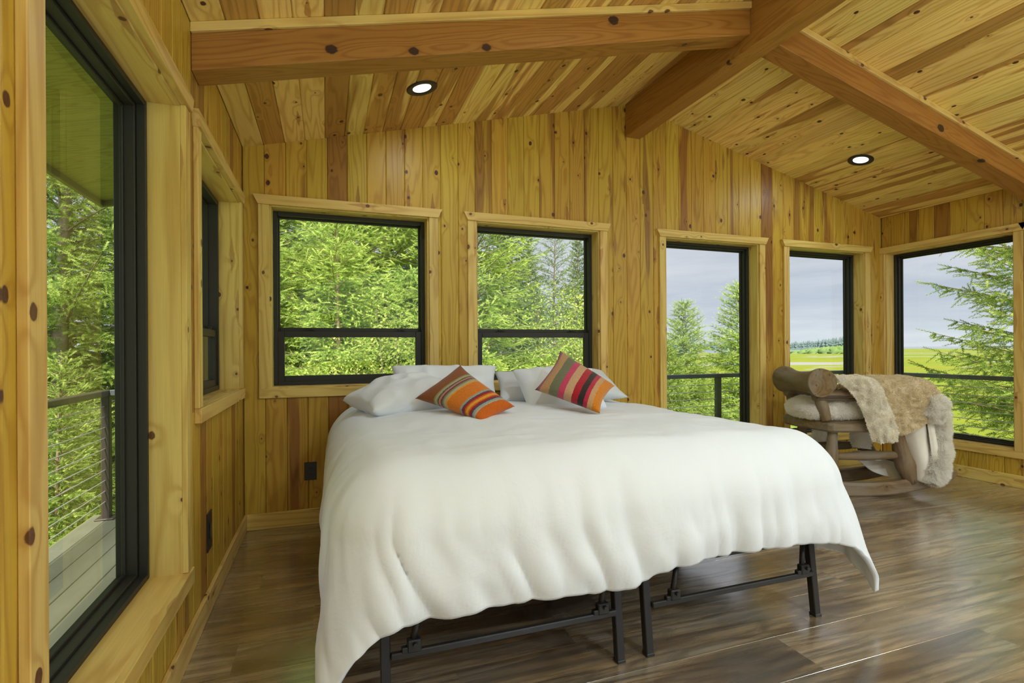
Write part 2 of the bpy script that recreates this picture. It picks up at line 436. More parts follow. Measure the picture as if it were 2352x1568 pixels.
# ------------------------------------------------------------------ floor
floor = new_obj('floor', mesh_from('floor', [(XL - .3, YF, -.30), (XR + .3, YF, -.30), (XR + .3, YB + .3, -.30), (XL - .3, YB + .3, -.30),
                                             (XL - .3, YF, -.010), (XR + .3, YF, -.010), (XR + .3, YB + .3, -.010), (XL - .3, YB + .3, -.010)],
                [(3, 2, 1, 0), (4, 5, 6, 7), (0, 1, 5, 4), (1, 2, 6, 5), (2, 3, 7, 6), (3, 0, 4, 7)]), None, M_core, kind='structure')
PW, PL = 0.235, 1.52
row = 0
y = 1.42 - PW * 21
while y < YB:
    if y + PW > YF:
        off = {0: 0.20, 1: 0.44, 2: -0.58, 3: 1.05}.get(int(round((y - 1.42) / PW)) % 4, 0) + 0.13 * ((row * 7) % 5 - 2) * (0 if -1.0 < y - 1.42 < 0.6 else 1)
        k = int(round((y - 1.42) / PW))
        if k == 0: off = 1.72 - 1.52
        if k == 1: off = 1.96 - 1.52
        x = off - PL * 3
        while x < XR:
            a, b_ = max(x, XL), min(x + PL, XR)
            if b_ - a > 0.02:
                y0, y1 = max(y, YF), min(y + PW, YB)
                plank('plank', (a, y0, 0), (1, 0, 0), (0, 0, 1), b_ - a, y1 - y0, 0.0095, M_floor, floor, ch=0.0005, gap=0.0003)
            x += PL
    y += PW; row += 1

# ------------------------------------------------------------------ walls: core with openings + tongue-and-groove planks
def wall_core(name, side, ua, ub, top):
    """sheathing boxes around the openings, joined as one structure mesh"""
    m = MAP(side); V = []; F = []
    def box(u0, u1, z0, z1a, z1b, n0=0.019, n1=0.125):
        b = len(V)
        for n in (n0, n1):
            V.extend([m(u0, n, z0), m(u1, n, z0), m(u1, n, z1b), m(u0, n, z1a)])
        F.extend([(b, b + 1, b + 2, b + 3), (b + 7, b + 6, b + 5, b + 4), (b, b + 4, b + 5, b + 1), (b + 1, b + 5, b + 6, b + 2), (b + 2, b + 6, b + 7, b + 3), (b + 3, b + 7, b + 4, b)])
    ws = sorted([rough(w, 0.02) for w in WIN[side]])
    u = ua
    cuts = [ua]
    for w in ws: cuts += [w[0], w[1]]
    cuts += [ub]
    if side == 'back': cuts += [RX]
    cuts = sorted(cuts)
    for a, b_ in zip(cuts[:-1], cuts[1:]):
        mid = (a + b_) / 2
        w = [w for w in ws if w[0] < mid < w[1]]
        if w:
            box(a, b_, -.3, w[0][2], w[0][2]); box(a, b_, w[0][3], top(a), top(b_))
        else: box(a, b_, -.3, top(a), top(b_))
    return new_obj(name, mesh_from(name, V, F), None, M_core, kind='structure')
def hrand(i, s): return random.Random(i * 131 + s).random()
def wall_planks(side, parent, edges, top, mat, seed):
    ws = [rough(w) for w in WIN[side]]
    for i, (a, b_) in enumerate(zip(edges[:-1], edges[1:])):
        heart = 0.0
        r = hrand(i, seed)
        if r > 0.62: heart = (r - 0.62) * 1.5 + 0.22
        pieces = []
        hit = [w for w in ws if w[0] < b_ - .004 and w[1] > a + .004]
        if not hit: pieces.append((a, b_, 0.0, None))
        else:
            w = hit[0]
            pieces.append((a, b_, 0.0, w[2])); pieces.append((a, b_, w[3], None))
            u = a
            for h in sorted(hit) + [(b_, b_)]:
                if h[0] > u + .012: pieces.append((u, h[0], w[2], w[3]))
                u = max(u, h[1])
        for (p, q, z0, z1) in pieces:
            W = q - p
            if side == 'back':
                O = (q, YB, z0); ez = (0, -1, 0); tops = (top(q), top(p))
            elif side == 'left':
                O = (XL, q, z0); ez = (1, 0, 0); tops = (top(q), top(p))
            else:
                O = (XR, p, z0); ez = (-1, 0, 0); tops = (top(p), top(q))
            if z1 is not None: tops = (z1, z1)
            if W > 0.4 or min(tops) - z0 < 0.02: continue
            plank('plank', O, (0, 0, 1), ez, 0.0, W, 0.0185, mat, parent, c1=(tops[0] - z0, tops[1] - z0), ch=0.0045, props=dict(heart=heart))
wall_back = wall_core('wall_back', 'back', XL - .13, XR + .13, lambda x: ceil_z(x) + 0.02)
wall_left = wall_core('wall_left', 'left', YF, YB + .02, lambda y: ceil_z(XL) + 0.02)
wall_right = wall_core('wall_right', 'right', -1.2, YB + .02, lambda y: ceil_z(XR) + 0.02)
e = [XL] + [0.144 + 0.1323 * k for k in range(-4, 42) if XL + .02 < 0.144 + 0.1323 * k < XR - .02] + [XR]
if RX not in e: pass
wall_planks('back', wall_back, e, ceil_z, M_pine, 3)
e = [y for y in [2.435 + 0.1323 * k for k in range(-46, 12)] if YF < y < YB - .02] + [YB - .001]
wall_planks('left', wall_left, e, lambda y: ceil_z(XL), M_pine, 11)
e = [-1.2] + [y for y in [2.787 + 0.1340 * k for k in range(-34, 9)] if -1.18 < y < YB - .02] + [YB - .001]
wall_planks('right', wall_right, e, lambda y: ceil_z(XR), M_pine, 23)

# ------------------------------------------------------------------ ceiling
YR0, YR1 = YF, YB
ov = 0.98
def roof_quad(x0, z0, x1, z1, ya, yb, t):
    return [(x0, ya, z0), (x1, ya, z1), (x1, yb, z1), (x0, yb, z0), (x0, ya, z0 + t), (x1, ya, z1 + t), (x1, yb, z1 + t), (x0, yb, z0 + t)]
BF = [(3, 2, 1, 0), (4, 5, 6, 7), (0, 1, 5, 4), (1, 2, 6, 5), (2, 3, 7, 6), (3, 0, 4, 7)]
V = []; F = []
for q in (roof_quad(XL - ov, ceil_z(XL - ov) + .02, RX, RZ + .02, YF - .6, YB + .66, .22), roof_quad(RX, RZ + .02, XR + ov, ceil_z(XR + ov) + .02, YF - .6, YB + .66, .22)):
    b = len(V); V += q; F += [tuple(i + b for i in f) for f in BF]
ceiling = new_obj('ceiling', mesh_from('ceiling', V, F), None, M_core, kind='structure')
PC = 0.1325
nL = int((RX - XL) / math.cos(AL) / PC) + 1
for side in (0, 1):
    for i in range(nL + 1):
        r = hrand(i, 57 + side)
        if side == 0:
            heart = 0.95 if r > 0.55 else (0.55 if r > 0.25 else 0.05)
            s0 = XL + i * PC * math.cos(AL); s1 = min(s0 + PC * math.cos(AL), RX)
            if s1 - s0 < .005: continue
            O = (s0, YR0, ceil_z(s0)); ez = (math.sin(AL), 0, -math.cos(AL)); W = (s1 - s0) / math.cos(AL)
        else:
            heart = 0.80 if r > 0.66 else (0.52 if r > 0.28 else 0.05)
            s0 = RX + i * PC * math.cos(AL); s1 = min(s0 + PC * math.cos(AL), XR)
            if s1 - s0 < .005: continue
            O = (s0, YR0, ceil_z(s0)); ez = (-math.sin(AL), 0, -math.cos(AL)); W = (s1 - s0) / math.cos(AL)
        plank('plank', O, (0, 1, 0), ez, YR1 - YR0, W, 0.018, M_ceil, ceiling, ch=0.0045, props=dict(heart=heart))
# soffit of the overhangs and its fascia boards
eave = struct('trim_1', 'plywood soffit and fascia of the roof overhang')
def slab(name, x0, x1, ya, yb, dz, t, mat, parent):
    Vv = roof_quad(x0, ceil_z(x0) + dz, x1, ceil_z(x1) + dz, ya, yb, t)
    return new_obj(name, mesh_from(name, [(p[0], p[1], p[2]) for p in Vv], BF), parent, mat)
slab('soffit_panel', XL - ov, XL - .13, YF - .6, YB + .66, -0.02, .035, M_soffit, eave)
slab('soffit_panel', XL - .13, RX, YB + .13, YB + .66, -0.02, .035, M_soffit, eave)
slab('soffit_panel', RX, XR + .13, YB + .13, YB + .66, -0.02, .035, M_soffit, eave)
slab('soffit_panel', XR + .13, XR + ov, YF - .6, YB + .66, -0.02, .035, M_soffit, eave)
M_fascia = simple('fascia_board', (0.20, 0.21, 0.09), 0.6)
zf = ceil_z(XL - ov)
wbox('fascia_board', (XL - ov - .03, YF - .6, zf - .06), (XL - ov, YB + .69, zf + .24), M_fascia, eave)
wbox('fascia_board', (XR + ov, YF - .6, zf - .06), (XR + ov + .03, YB + .69, zf + .24), M_fascia, eave)
for x0, x1 in ((XL - ov, RX), (RX, XR + ov)):
    Vv = roof_quad(x0, ceil_z(x0) - .06, x1, ceil_z(x1) - .06, YB + .66, YB + .69, .30)
    new_obj('fascia_board', mesh_from('fascia_board', Vv, BF), eave, M_fascia)

# ------------------------------------------------------------------ beams
def sloped_board(name, x0, x1, ztop, h, ya, yb, mat, parent):
    """board parallel to the roof slope between x0 and x1, ztop(x) its upper face"""
    L = math.hypot(x1 - x0, ztop(x1) - ztop(x0)); a = math.atan2(ztop(x1) - ztop(x0), x1 - x0)
    T = yb - ya; k = math.tan(a)
    # local x along, y up, z = -worldY ; vertical end cuts
    Vv = []
    for zz in (0, -T):
        for (xx, yy) in ((0, 0), (x1 - x0, 0), (x1 - x0, -h), (0, -h)):
            wx, wz = xx, ztop(x0 + xx) + yy - ztop(x0)
            lx = wx * math.cos(a) + wz * math.sin(a); ly = -wx * math.sin(a) + wz * math.cos(a)
            Vv.append((lx, ly, zz))
    Fv = [(3, 2, 1, 0), (4, 5, 6, 7), (0, 1, 5, 4), (1, 2, 6, 5), (2, 3, 7, 6), (3, 0, 4, 7)]
    me = mesh_from(name, Vv, Fv)
    bm = bmesh.new(); bm.from_mesh(me); bmesh.ops.recalc_face_normals(bm, faces=bm.faces[:]); bmesh.ops.bevel(bm, geom=bm.edges[:], offset=0.004, segments=1, affect='EDGES'); bm.to_mesh(me); bm.free()
    o = bpy.data.objects.new(name, me); COL.objects.link(o); me.materials.append(mat)
    M = Matrix(((math.cos(a), -math.sin(a), 0), (0, 0, -1), (math.sin(a), math.cos(a), 0)))
    o.rotation_euler = M.to_euler(); o.location = (x0, ya, ztop(x0))
    place(o, parent); return o
rb = wbox('ridge_beam', (2.383, YF, 2.962), (2.528, YB, RZ - .012), M_fir, None, 'y', 0.006, kind='structure')
tag(rb, 'long fir ridge beam running under the peak of the ceiling', 'beam')
RY0, RY1 = 2.44, 2.585
for side, (x0, x1) in (('left', (XL, 2.383)), ('right', (2.528, XR))):
    t = thing('rafter_beam', 'reddish fir rafter beam sloping from ridge beam to the %s' % ('wall of the narrow left windows' if side == 'left' else 'wall of the corner window'), 'beam', (x0, RY0, 2.3))
    t['kind'] = 'structure'
    sloped_board('beam', x0, x1, lambda x: ceil_z(x) - .038, .152, RY0, RY1, M_fir, t)
    sloped_board('spacer_strip', x0, x1, lambda x: ceil_z(x) + .001, .040, RY0 - .016, RY1 + .016, M_trim, t)

# ------------------------------------------------------------------ windows
wcount = [0]
def window(side, w, vis=True):
    m = MAP(side); wcount[0] += 1
    u0, u1, z0, z1 = w['u0'], w['u1'], w['z0'], w['z1']
    root = struct('window_%d' % wcount[0])
    B = lambda name, ua, ub, na, nb, za, zb, mat, ax=None, bev=0.002, par=root: wbox(name, m(ua, na, za), m(ub, nb, zb), mat, par, ax, bev)
    hx = 'x' if side == 'back' else 'y'
    jd = 0.118
    # jamb liners
    B('jamb', u0 - .018, u0, 0.0, jd, z0 - .018, z1 + .018, M_trim, 'z'); B('jamb', u1, u1 + .018, 0.0, jd, z0 - .018, z1 + .018, M_trim, 'z')
    B('head_jamb', u0, u1, 0.0, jd, z1, z1 + .018, M_trim, hx)
    cw = 0.066
    if w.get('sill'):
        B('sill', u0 - .002, u1 + .002, -.004, jd, z0 - .022, z0, M_trim, hx)
        B('apron', u0 - cw, u1 + cw, -.026, -.0, z0 - .062, z0 - .001, M_trim, hx)
        lowz = z0
    else:
        B('sill', u0, u1, 0.0, jd, z0 - .018, z0, M_trim, hx)
        B('bottom_casing', u0 - cw - .012, u1 + cw + .012, -.019, -.0, z0 - .012 - .062, z0 - .012, M_trim, hx)
        lowz = z0 - .012
    g = 0.012 if not w.get('sill') else 0.0
    B('side_casing', u0 - g - cw, u0 - g, -.019, 0.0, lowz, z1 + .008, M_trim, 'z'); B('side_casing', u1 + g, u1 + g + cw, -.019, 0.0, lowz, z1 + .008, M_trim, 'z')
    # head casing with splayed ends
    za, zb = z1 + .008, z1 + .070
    def hv(u, n, z): return m(u, n, z)
    a0, a1 = u0 - g - cw, u1 + g + cw
    if side == 'left' and u1 > 3: a1 = min(a1 + .03, YB - .02) - .031
    n0, n1 = -.028, 0.0
    o = B('head_casing', a0, a1, n0, n1, za, zb, M_trim, hx, 0)
    me = o.data
    for v in me.vertices:   # splay: the upper edge is longer than the lower
        wl = o.matrix_basis @ v.co
        up = abs(wl.z + (root.location.z)) > (za + zb) / 2
        if up:
            v.co.x += (-.031 if v.co.x < (a1 - a0) / 2 else .031)
    me.update()
    # metal frame
    f = new_obj('frame', bpy.data.meshes.new('frame'), root, M_black)
    V = []; F = []
    def bx(ua, ub, na, nb, za_, zb_):
        b = len(V)
        for n in (na, nb): V.extend([m(ua, n, za_), m(ub, n, za_), m(ub, n, zb_), m(ua, n, zb_)])
        F.extend([(b, b + 1, b + 2, b + 3), (b + 7, b + 6, b + 5, b + 4), (b, b + 4, b + 5, b + 1), (b + 1, b + 5, b + 6, b + 2), (b + 2, b + 6, b + 7, b + 3), (b + 3, b + 7, b + 4, b)])
    def ring(ua, ub, za_, zb_, fw, na, nb, fb=None):
        fb = fb or fw
        bx(ua, ua + fw, na, nb, za_, zb_); bx(ub - fw, ub, na, nb, za_, zb_); bx(ua + fw, ub - fw, na, nb, zb_ - fw, zb_); bx(ua + fw, ub - fw, na, nb, za_, za_ + fb)
    def flush(o, V, F):
        o.data = mesh_from(o.name, V, F); bm = bmesh.new(); bm.from_mesh(o.data); bmesh.ops.recalc_face_normals(bm, faces=bm.faces[:]); bmesh.ops.bevel(bm, geom=bm.edges[:], offset=.0022, segments=1, affect='EDGES'); bm.to_mesh(o.data); bm.free(); o.data.materials.append(M_black)
    if w['kind'] == 'fixed':
        ring(u0 + .001, u1 - .001, z0 + .001, z1 - .001, .020, .105, .135)
        ring(u0 + .001, u1 - .001, z0 + .001, z1 - .001, .033, .135, .200, .030)
        ring(u0 + .033, u1 - .033, z0 + .03, z1 - .033, .012, .168, .180)
        flush(f, V, F)
        pn = new_obj('pane', mesh_from('pane', [m(u0 + .04, .174, z0 + .037), m(u1 - .04, .174, z0 + .037), m(u1 - .04, .174, z1 - .04), m(u0 + .04, .174, z1 - .04)], [(0, 1, 2, 3)]), root, M_glass)
    else:
        zm = z0 + (z1 - z0) * 0.305
        ring(u0 + .001, u1 - .001, z0 + .001, z1 - .001, .027, .108, .195)
        flush(f, V, F)
        V.clear(); F.clear()
        us = new_obj('upper_sash', bpy.data.meshes.new('upper_sash'), root, M_black)
        ring(u0 + .027, u1 - .027, zm - .004, z1 - .027, .012, .160, .185, .040); flush(us, V, F)
        new_obj('pane', mesh_from('pane', [m(u0 + .037, .172, zm + .032), m(u1 - .037, .172, zm + .032), m(u1 - .037, .172, z1 - .037), m(u0 + .037, .172, z1 - .037)], [(0, 1, 2, 3)]), us, M_glass)
        V.clear(); F.clear()
        ls = new_obj('lower_sash', bpy.data.meshes.new('lower_sash'), root, M_black)
        ring(u0 + .027, u1 - .027, z0 + .022, zm + .010, .042, .118, .150, .044); flush(ls, V, F)
        new_obj('pane', mesh_from('pane', [m(u0 + .067, .136, z0 + .064), m(u1 - .067, .136, z0 + .064), m(u1 - .067, .136, zm - .03), m(u0 + .067, .136, zm - .03)], [(0, 1, 2, 3)]), ls, M_glass)
        for fu in (0.22, 0.83):
            uu = u0 + (u1 - u0) * fu
            V.clear(); F.clear()
            lk = new_obj('sash_lock', bpy.data.meshes.new('sash_lock'), root, M_black)
            bx(uu - .035, uu + .035, .122, .150, zm + .010, zm + .016); bx(uu - .016, uu + .016, .126, .146, zm + .016, zm + .028); bx(uu - .004, uu + .030, .120, .128, zm + .018, zm + .025)
            flush(lk, V, F)
    return root
for s in ('left', 'back', 'right'):
    for w in WIN[s]: window(s, w)

# baseboards
wbox('baseboard_left', (XL, YF, 0), (XL + .017, YB, .105), M_trim, None, 'y', kind='structure')
wbox('baseboard_back', (XL + .017, YB - .017, 0), (XR - .017, YB, .105), M_trim, None, 'x', kind='structure')
wbox('baseboard_right', (XR - .017, -1.2, 0), (XR, YB, .103), M_trim, None, 'y', kind='structure')

# ------------------------------------------------------------------ recessed downlights
M_lamp, lt, lb = mat_new('lamp_diffuser')
lb.inputs['Base Color'].default_value = (1, 1, 1, 1); lb.inputs['Emission Color'].default_value = (1, 0.95, 0.84, 1); lb.inputs['Emission Strength'].default_value = 1.6
def downlight(x, y, label, group=None, power=1.0):
    z = ceil_z(x); s = 1 if x < RX else -1
    nrm = Vector((s * math.sin(AL), 0, -math.cos(AL)))
    t = thing('downlight', label, 'light', (x, y, z), group)
    def lathe(name, prof, mat, seg=40):
        V = []; F = []
        for r, h in prof:
            for k in range(seg):
                a = 2 * math.pi * k / seg; V.append((r * math.cos(a), r * math.sin(a), h))
        for i in range(len(prof) - 1):
            for k in range(seg):
                a = i * seg + k; b = i * seg + (k + 1) % seg; F.append((a, b, b + seg, a + seg))
        if prof[-1][0] < 0.07 and name == 'diffuser': F.append(tuple(range((len(prof) - 1) * seg, len(prof) * seg)))
        me = mesh_from(name, V, F, True); me.materials.append(mat)
        o = bpy.data.objects.new(name, me); COL.objects.link(o); o.parent = t
        o.rotation_euler = nrm.to_track_quat('Z', 'Y').to_euler(); return o
    lathe('trim_ring', [(.096, -.002), (.096, .004), (.090, .007), (.066, .007), (.060, .003), (.056, -.0005)], M_dark)
    lathe('diffuser', [(.0575, .0012), (.054, .0022), (.030, .0026), (.004, .0027)], M_lamp)
    ld = bpy.data.lights.new('lamp', 'AREA'); ld.shape = 'DISK'; ld.size = 0.12; ld.energy = LAMP * power; ld.color = (0.72, 0.88, 1.0)
    lo = bpy.data.objects.new('lamp', ld); COL.objects.link(lo); lo.parent = t
    lo.location = nrm * 0.012; lo.rotation_euler = nrm.to_track_quat('-Z', 'Y').to_euler()
downlight(0.560, 3.190, 'round black ringed recessed downlight in the ceiling above the bed', power=.10)
downlight(4.331, 3.214, 'round black ringed recessed downlight in the ceiling near the corner window', power=.10)
for i, (x, y) in enumerate(((1.50, 1.25), (4.33, 1.25), (1.95, -0.75), (5.10, -0.75), (2.15, -2.7), (2.78, -2.7))):  # unseen downlights added to fill the room with light
    downlight(x, y, 'added unseen fill downlight in the part of the room behind the rafter beam', 'added fill downlights behind the rafter beam', power=.25 if y > 1 else 1.0)

def fill_uplighter(x, y, label):  # invented uplighter, added out of view to brighten the ceiling
    t = thing('fill_uplighter', label, 'lamp', (x, y, 0))
    def lathe(name, prof, mat, seg=32):
        V = [(r * math.cos(2 * math.pi * k / seg), r * math.sin(2 * math.pi * k / seg), z) for r, z in prof for k in range(seg)]
        F = [(i * seg + k, i * seg + (k + 1) % seg, (i + 1) * seg + (k + 1) % seg, (i + 1) * seg + k) for i in range(len(prof) - 1) for k in range(seg)]
        me = mesh_from(name, V, F, True); me.materials.append(mat); o = bpy.data.objects.new(name, me); COL.objects.link(o); o.parent = t; return o
    lathe('base', [(.001, 0), (.14, 0), (.14, .015), (.05, .03), (.012, .035)], M_dark)
    lathe('pole', [(.012, .03), (.012, 1.60)], M_dark)
    lathe('bowl', [(.012, 1.60), (.06, 1.61), (.15, 1.66), (.19, 1.72), (.187, 1.72), (.148, 1.665), (.06, 1.617), (.001, 1.61)], M_dark)
    ld = bpy.data.lights.new('lamp', 'AREA'); ld.shape = 'DISK'; ld.size = 0.34; ld.energy = FILL_UP; ld.color = (0.60, 0.81, 1.0)
    lo = bpy.data.objects.new('lamp', ld); COL.objects.link(lo); lo.parent = t; lo.location = (0, 0, 1.715); lo.rotation_euler = (math.pi, 0, 0)
fill_uplighter(4.95, -0.35, 'added unseen fill uplighter behind the camera by the wall of the corner window')
fill_uplighter(0.05, -0.60, 'added unseen fill uplighter behind the camera by the wall of the big left window')

# ------------------------------------------------------------------ outlets and switch
def outlet(side, u, z, label, name='outlet', w=.078, h=.122, switch=False):
    m = MAP(side); c = m(u, 0, z); t = thing(name, label, name.split('_')[-1], c)
    wbox('cover_plate', m(u - w / 2, -.006, z - h / 2), m(u + w / 2, 0, z + h / 2), M_outlet, t, 'z', .002)
    if switch:
        wbox('rocker', m(u - .017, -.011, z - .034), m(u + .017, -.006, z + .034), simple('switch_black', (.03, .028, .025), .25), t, 'z', .002)
    else:
        for dz in (-.021, .021):
            r = wbox('receptacle', m(u - .017, -.009, z + dz - .014), m(u + .017, -.006, z + dz + .014), M_outlet, t, 'z', .004)
            for du in (-.006, .006):
                wbox('slot', m(u + du - .0012, -.0098, z + dz - .005), m(u + du + .0012, -.0088, z + dz + .005), simple('slot_black', (.002, .002, .002), .8), r, 'z', 0)
outlet('back', -0.107, 0.360, 'black wall outlet on the planks between the bed and the corner')
outlet('left', 2.728, 0.358, 'black rocker switch plate under the narrow left window', 'wall_switch', w=.095, h=.175, switch=True)
outlet('back', 4.006, 0.372, 'black wall outlet on the wood between the two tall windows')
for o in bpy.data.objects:   # plates sit on their own things; sub-parts were placed in world space
    pass

# ------------------------------------------------------------------ bed frame
bedf = thing('bed_frame', 'black folding metal platform bed frame under the white duvet', 'bed frame', (1.10, 2.65, 0))
FX = (0.175, 1.039, 1.167, 2.031); FY0, FY1 = 1.727, 3.66
def steel(name, a, b_, s=.030, par=bedf): return wbox(name, a, b_, M_dark, par, None, .003)
for x in FX:
    for yy in (FY0, 2.70, FY1): 
        lg = steel('leg', (x - .016, yy - .016, .006), (x + .016, yy + .016, .34))
        for v in lg.data.vertices: v.co.z += .035 * v.co.x / .334 if yy == FY0 else 0.0
        wbox('foot_cap', (x - .018, yy - .018, 0), (x + .018, yy + .018, .012), M_dark, lg, 'x', .002)
for x0, x1 in ((FX[0], FX[1]), (FX[2], FX[3])):
    for yy in (FY0, 2.70, FY1):
        steel('crossbar', (x0 + .016, yy - .010, .178), (x1 - .016, yy + .010, .200))
        steel('top_rail', (x0 - .02, yy - .016, .335), (x1 + .02, yy + .016, .365))
    for x in (x0, x1): steel('side_rail', (x - .016, FY0 + .016, .335), (x + .016, FY1 - .016, .365))
    for k in range(1, 12): steel('slat', (x0 + .016, FY0 + k * .16, .345), (x1 - .016, FY0 + k * .16 + .022, .360))
for xc, xd in ((.255, .30), (.955, 1.005), (1.275, 1.335), (1.950, 2.005)):
    br = tube('brace', [(xc, FY0 - .002, .206), (xd, FY0 + .04, .338)], .011, M_dark, bedf, 8)
    wbox('clamp', (xc - .012, FY0 - .016, .196), (xc + .034, FY0 + .014, .236), M_dark, br, 'x', .004)
    wbox('hook', (xc - .030, FY0 - .012, .196), (xc + .004, FY0 + .010, .214), M_dark, br, 'x', .003)
    tube('bolt', [(xc + .012, FY0 - .030, .224), (xc + .012, FY0 - .014, .224)], .008, M_dark, br, 8)

mat_o = wbox('mattress', (.16, 1.735, .367), (2.035, 3.68, .655), M_matt, None, 'x', .05)
tag(mat_o, 'thick white mattress on the metal frame under the duvet', 'mattress')

# ------------------------------------------------------------------ duvet
def build_duvet():
    x0, x1, yf, yh = 0.235, 1.995, 1.865, 3.62
    ZT, RR = 0.775, 0.20
    L1 = math.pi * RR / 2
    ns, nt = 210, 190
    dl, dr, df = 0.60, 0.66, 0.535
    s = np.linspace(-dl, (x1 - x0) + dr, ns); t = np.linspace(-df, yh - yf, nt)
    S, T = np.meshgrid(s, t, indexing='ij')
    W = x1 - x0
    headf = np.clip(T / (yh - yf), 0, 1)
    a = np.where(S < 0, -S, np.where(S > W, S - W, 0.0))
    # side drop gets shorter towards the head of the bed
    sidescale = np.where(S < 0, 1.0 - 0.33 * headf, 1.0 - 0.15 * headf)
    a = a * sidescale
    sg = np.where(S < 0, -1.0, 1.0)
    b = np.maximum(-T, 0.0)
    # foot hem a little lower on the left half
    p = 2.35
    rho = (a ** p + b ** p) ** (1 / p)
    hyp = np.hypot(a, b) + 1e-9
    nx, ny = sg * a / hyp, -b / hyp
    bx = x0 + np.clip(S, 0, W); by = yf + np.maximum(T, 0)
    th = np.clip(rho / RR, 0, math.pi / 2)
    hang = np.maximum(rho - L1, 0)
    corner = 2 * a * b / (hyp ** 2)
    flare = 0.05 + np.where(S > W / 2, 0.31, 0.24) * corner
    out = RR * np.sin(th) + flare * hang
    z = ZT - RR * (1 - np.cos(th)) - hang * 0.985
    ang = np.arctan2(ny, np.where(a > 0, nx, 0) + 1e-9)
    q = bx - (by - yf) * np.where(S < W / 2, 1, -1) * 0.0 + np.where(a > 0, sg * (0.6 * np.arctan2(a, b + 1e-6) / (math.pi / 2)), 0) + np.where((a > 0) & (b == 0), sg * (by - yf), 0)
    sl = 0.75 * np.clip(1 - (bx - x0) / W, 0.1, 1)
    Q = np.stack([q - sl * hang, hang * 0.9 + 0.35 * q, np.zeros_like(q)], -1)
    w = np.clip((rho - L1 * 0.35) / 0.5, 0, 1)
    f1 = vnoise(Q * np.array([6.0, 1.6, 1]), 1, 3); f2 = vnoise(Q * np.array([13.0, 3.0, 1]), 1, 8); f3 = vnoise(Q * np.array([26.0, 6.0, 1]), 1, 5)
    soft = lambda f: 1 - 2 * np.sqrt(f * f + 0.012)
    ridge = soft(f1)
    fold = 0.025 * ridge + 0.020 * soft(f2) + 0.011 * soft(f3) + 0.005 * vnoise(Q * np.array([48.0, 9.0, 1]), 1, 31)
    hemw = np.clip((rho - 0.38) / 0.22, 0, 1)
    gather = 0.020 * np.abs(vnoise(Q * np.array([19.0, 0.5, 1]), 1, 21)) * hemw
    tuck = np.clip((rho - 0.43) / 0.12, 0, 1) ** 2
    puffy = 0.014 * np.sin(math.pi * np.clip((rho - 0.18) / 0.42, 0, 1))
    out = out + w * fold * (1.0 - 0.72 * corner) + gather * (1 - corner) * .5 + puffy - tuck * 0.028 * (1 - corner)
    X = bx + nx * out; Y = by + ny * out
    # puffy top
    Ptop = np.stack([X, Y, np.zeros_like(X)], -1)
    topw = np.clip(1 - rho / (L1 * 1.3), 0, 1)
    puff = 0.020 * vnoise(Ptop, 1.7, 2) + 0.008 * vnoise(Ptop, 4.5, 4) + 0.0035 * (1 - 2 * np.abs(vnoise(Ptop, 9, 9)))
    rise = 0.045 * np.exp(-((X - 1.07) / 0.75) ** 2) * np.exp(-((Y - 2.6) / 0.9) ** 2)
    z = z + topw * (puff * 1.15 + rise)
    # uneven hem
    z = z + np.clip((rho - 0.2) / 0.4, 0, 1) * (0.02 * vnoise(Q, 2.3, 14)) - np.where(S < W / 2, 0.035, 0.0) * np.clip((rho - .3) / .3, 0, 1)
    z = np.maximum(z, 0.02)
    Vt = np.stack([X, Y, z], -1).reshape(-1, 3)
    # closed, thin quilt: inner layer shrunk towards the bed
    me = mesh_np('duvet', Vt, grid_faces(ns, nt), True)
    o = new_obj('duvet', me, None, M_duvet)
    sq = o.modifiers.new('soften', 'SMOOTH'); sq.factor = 0.5; sq.iterations = 5
    sm = o.modifiers.new('thick', 'SOLIDIFY'); sm.thickness = 0.022; sm.offset = -1
    return o
duvet = build_duvet()
tag(duvet, 'large plain white duvet spread over the whole bed and hanging at the foot', 'duvet')

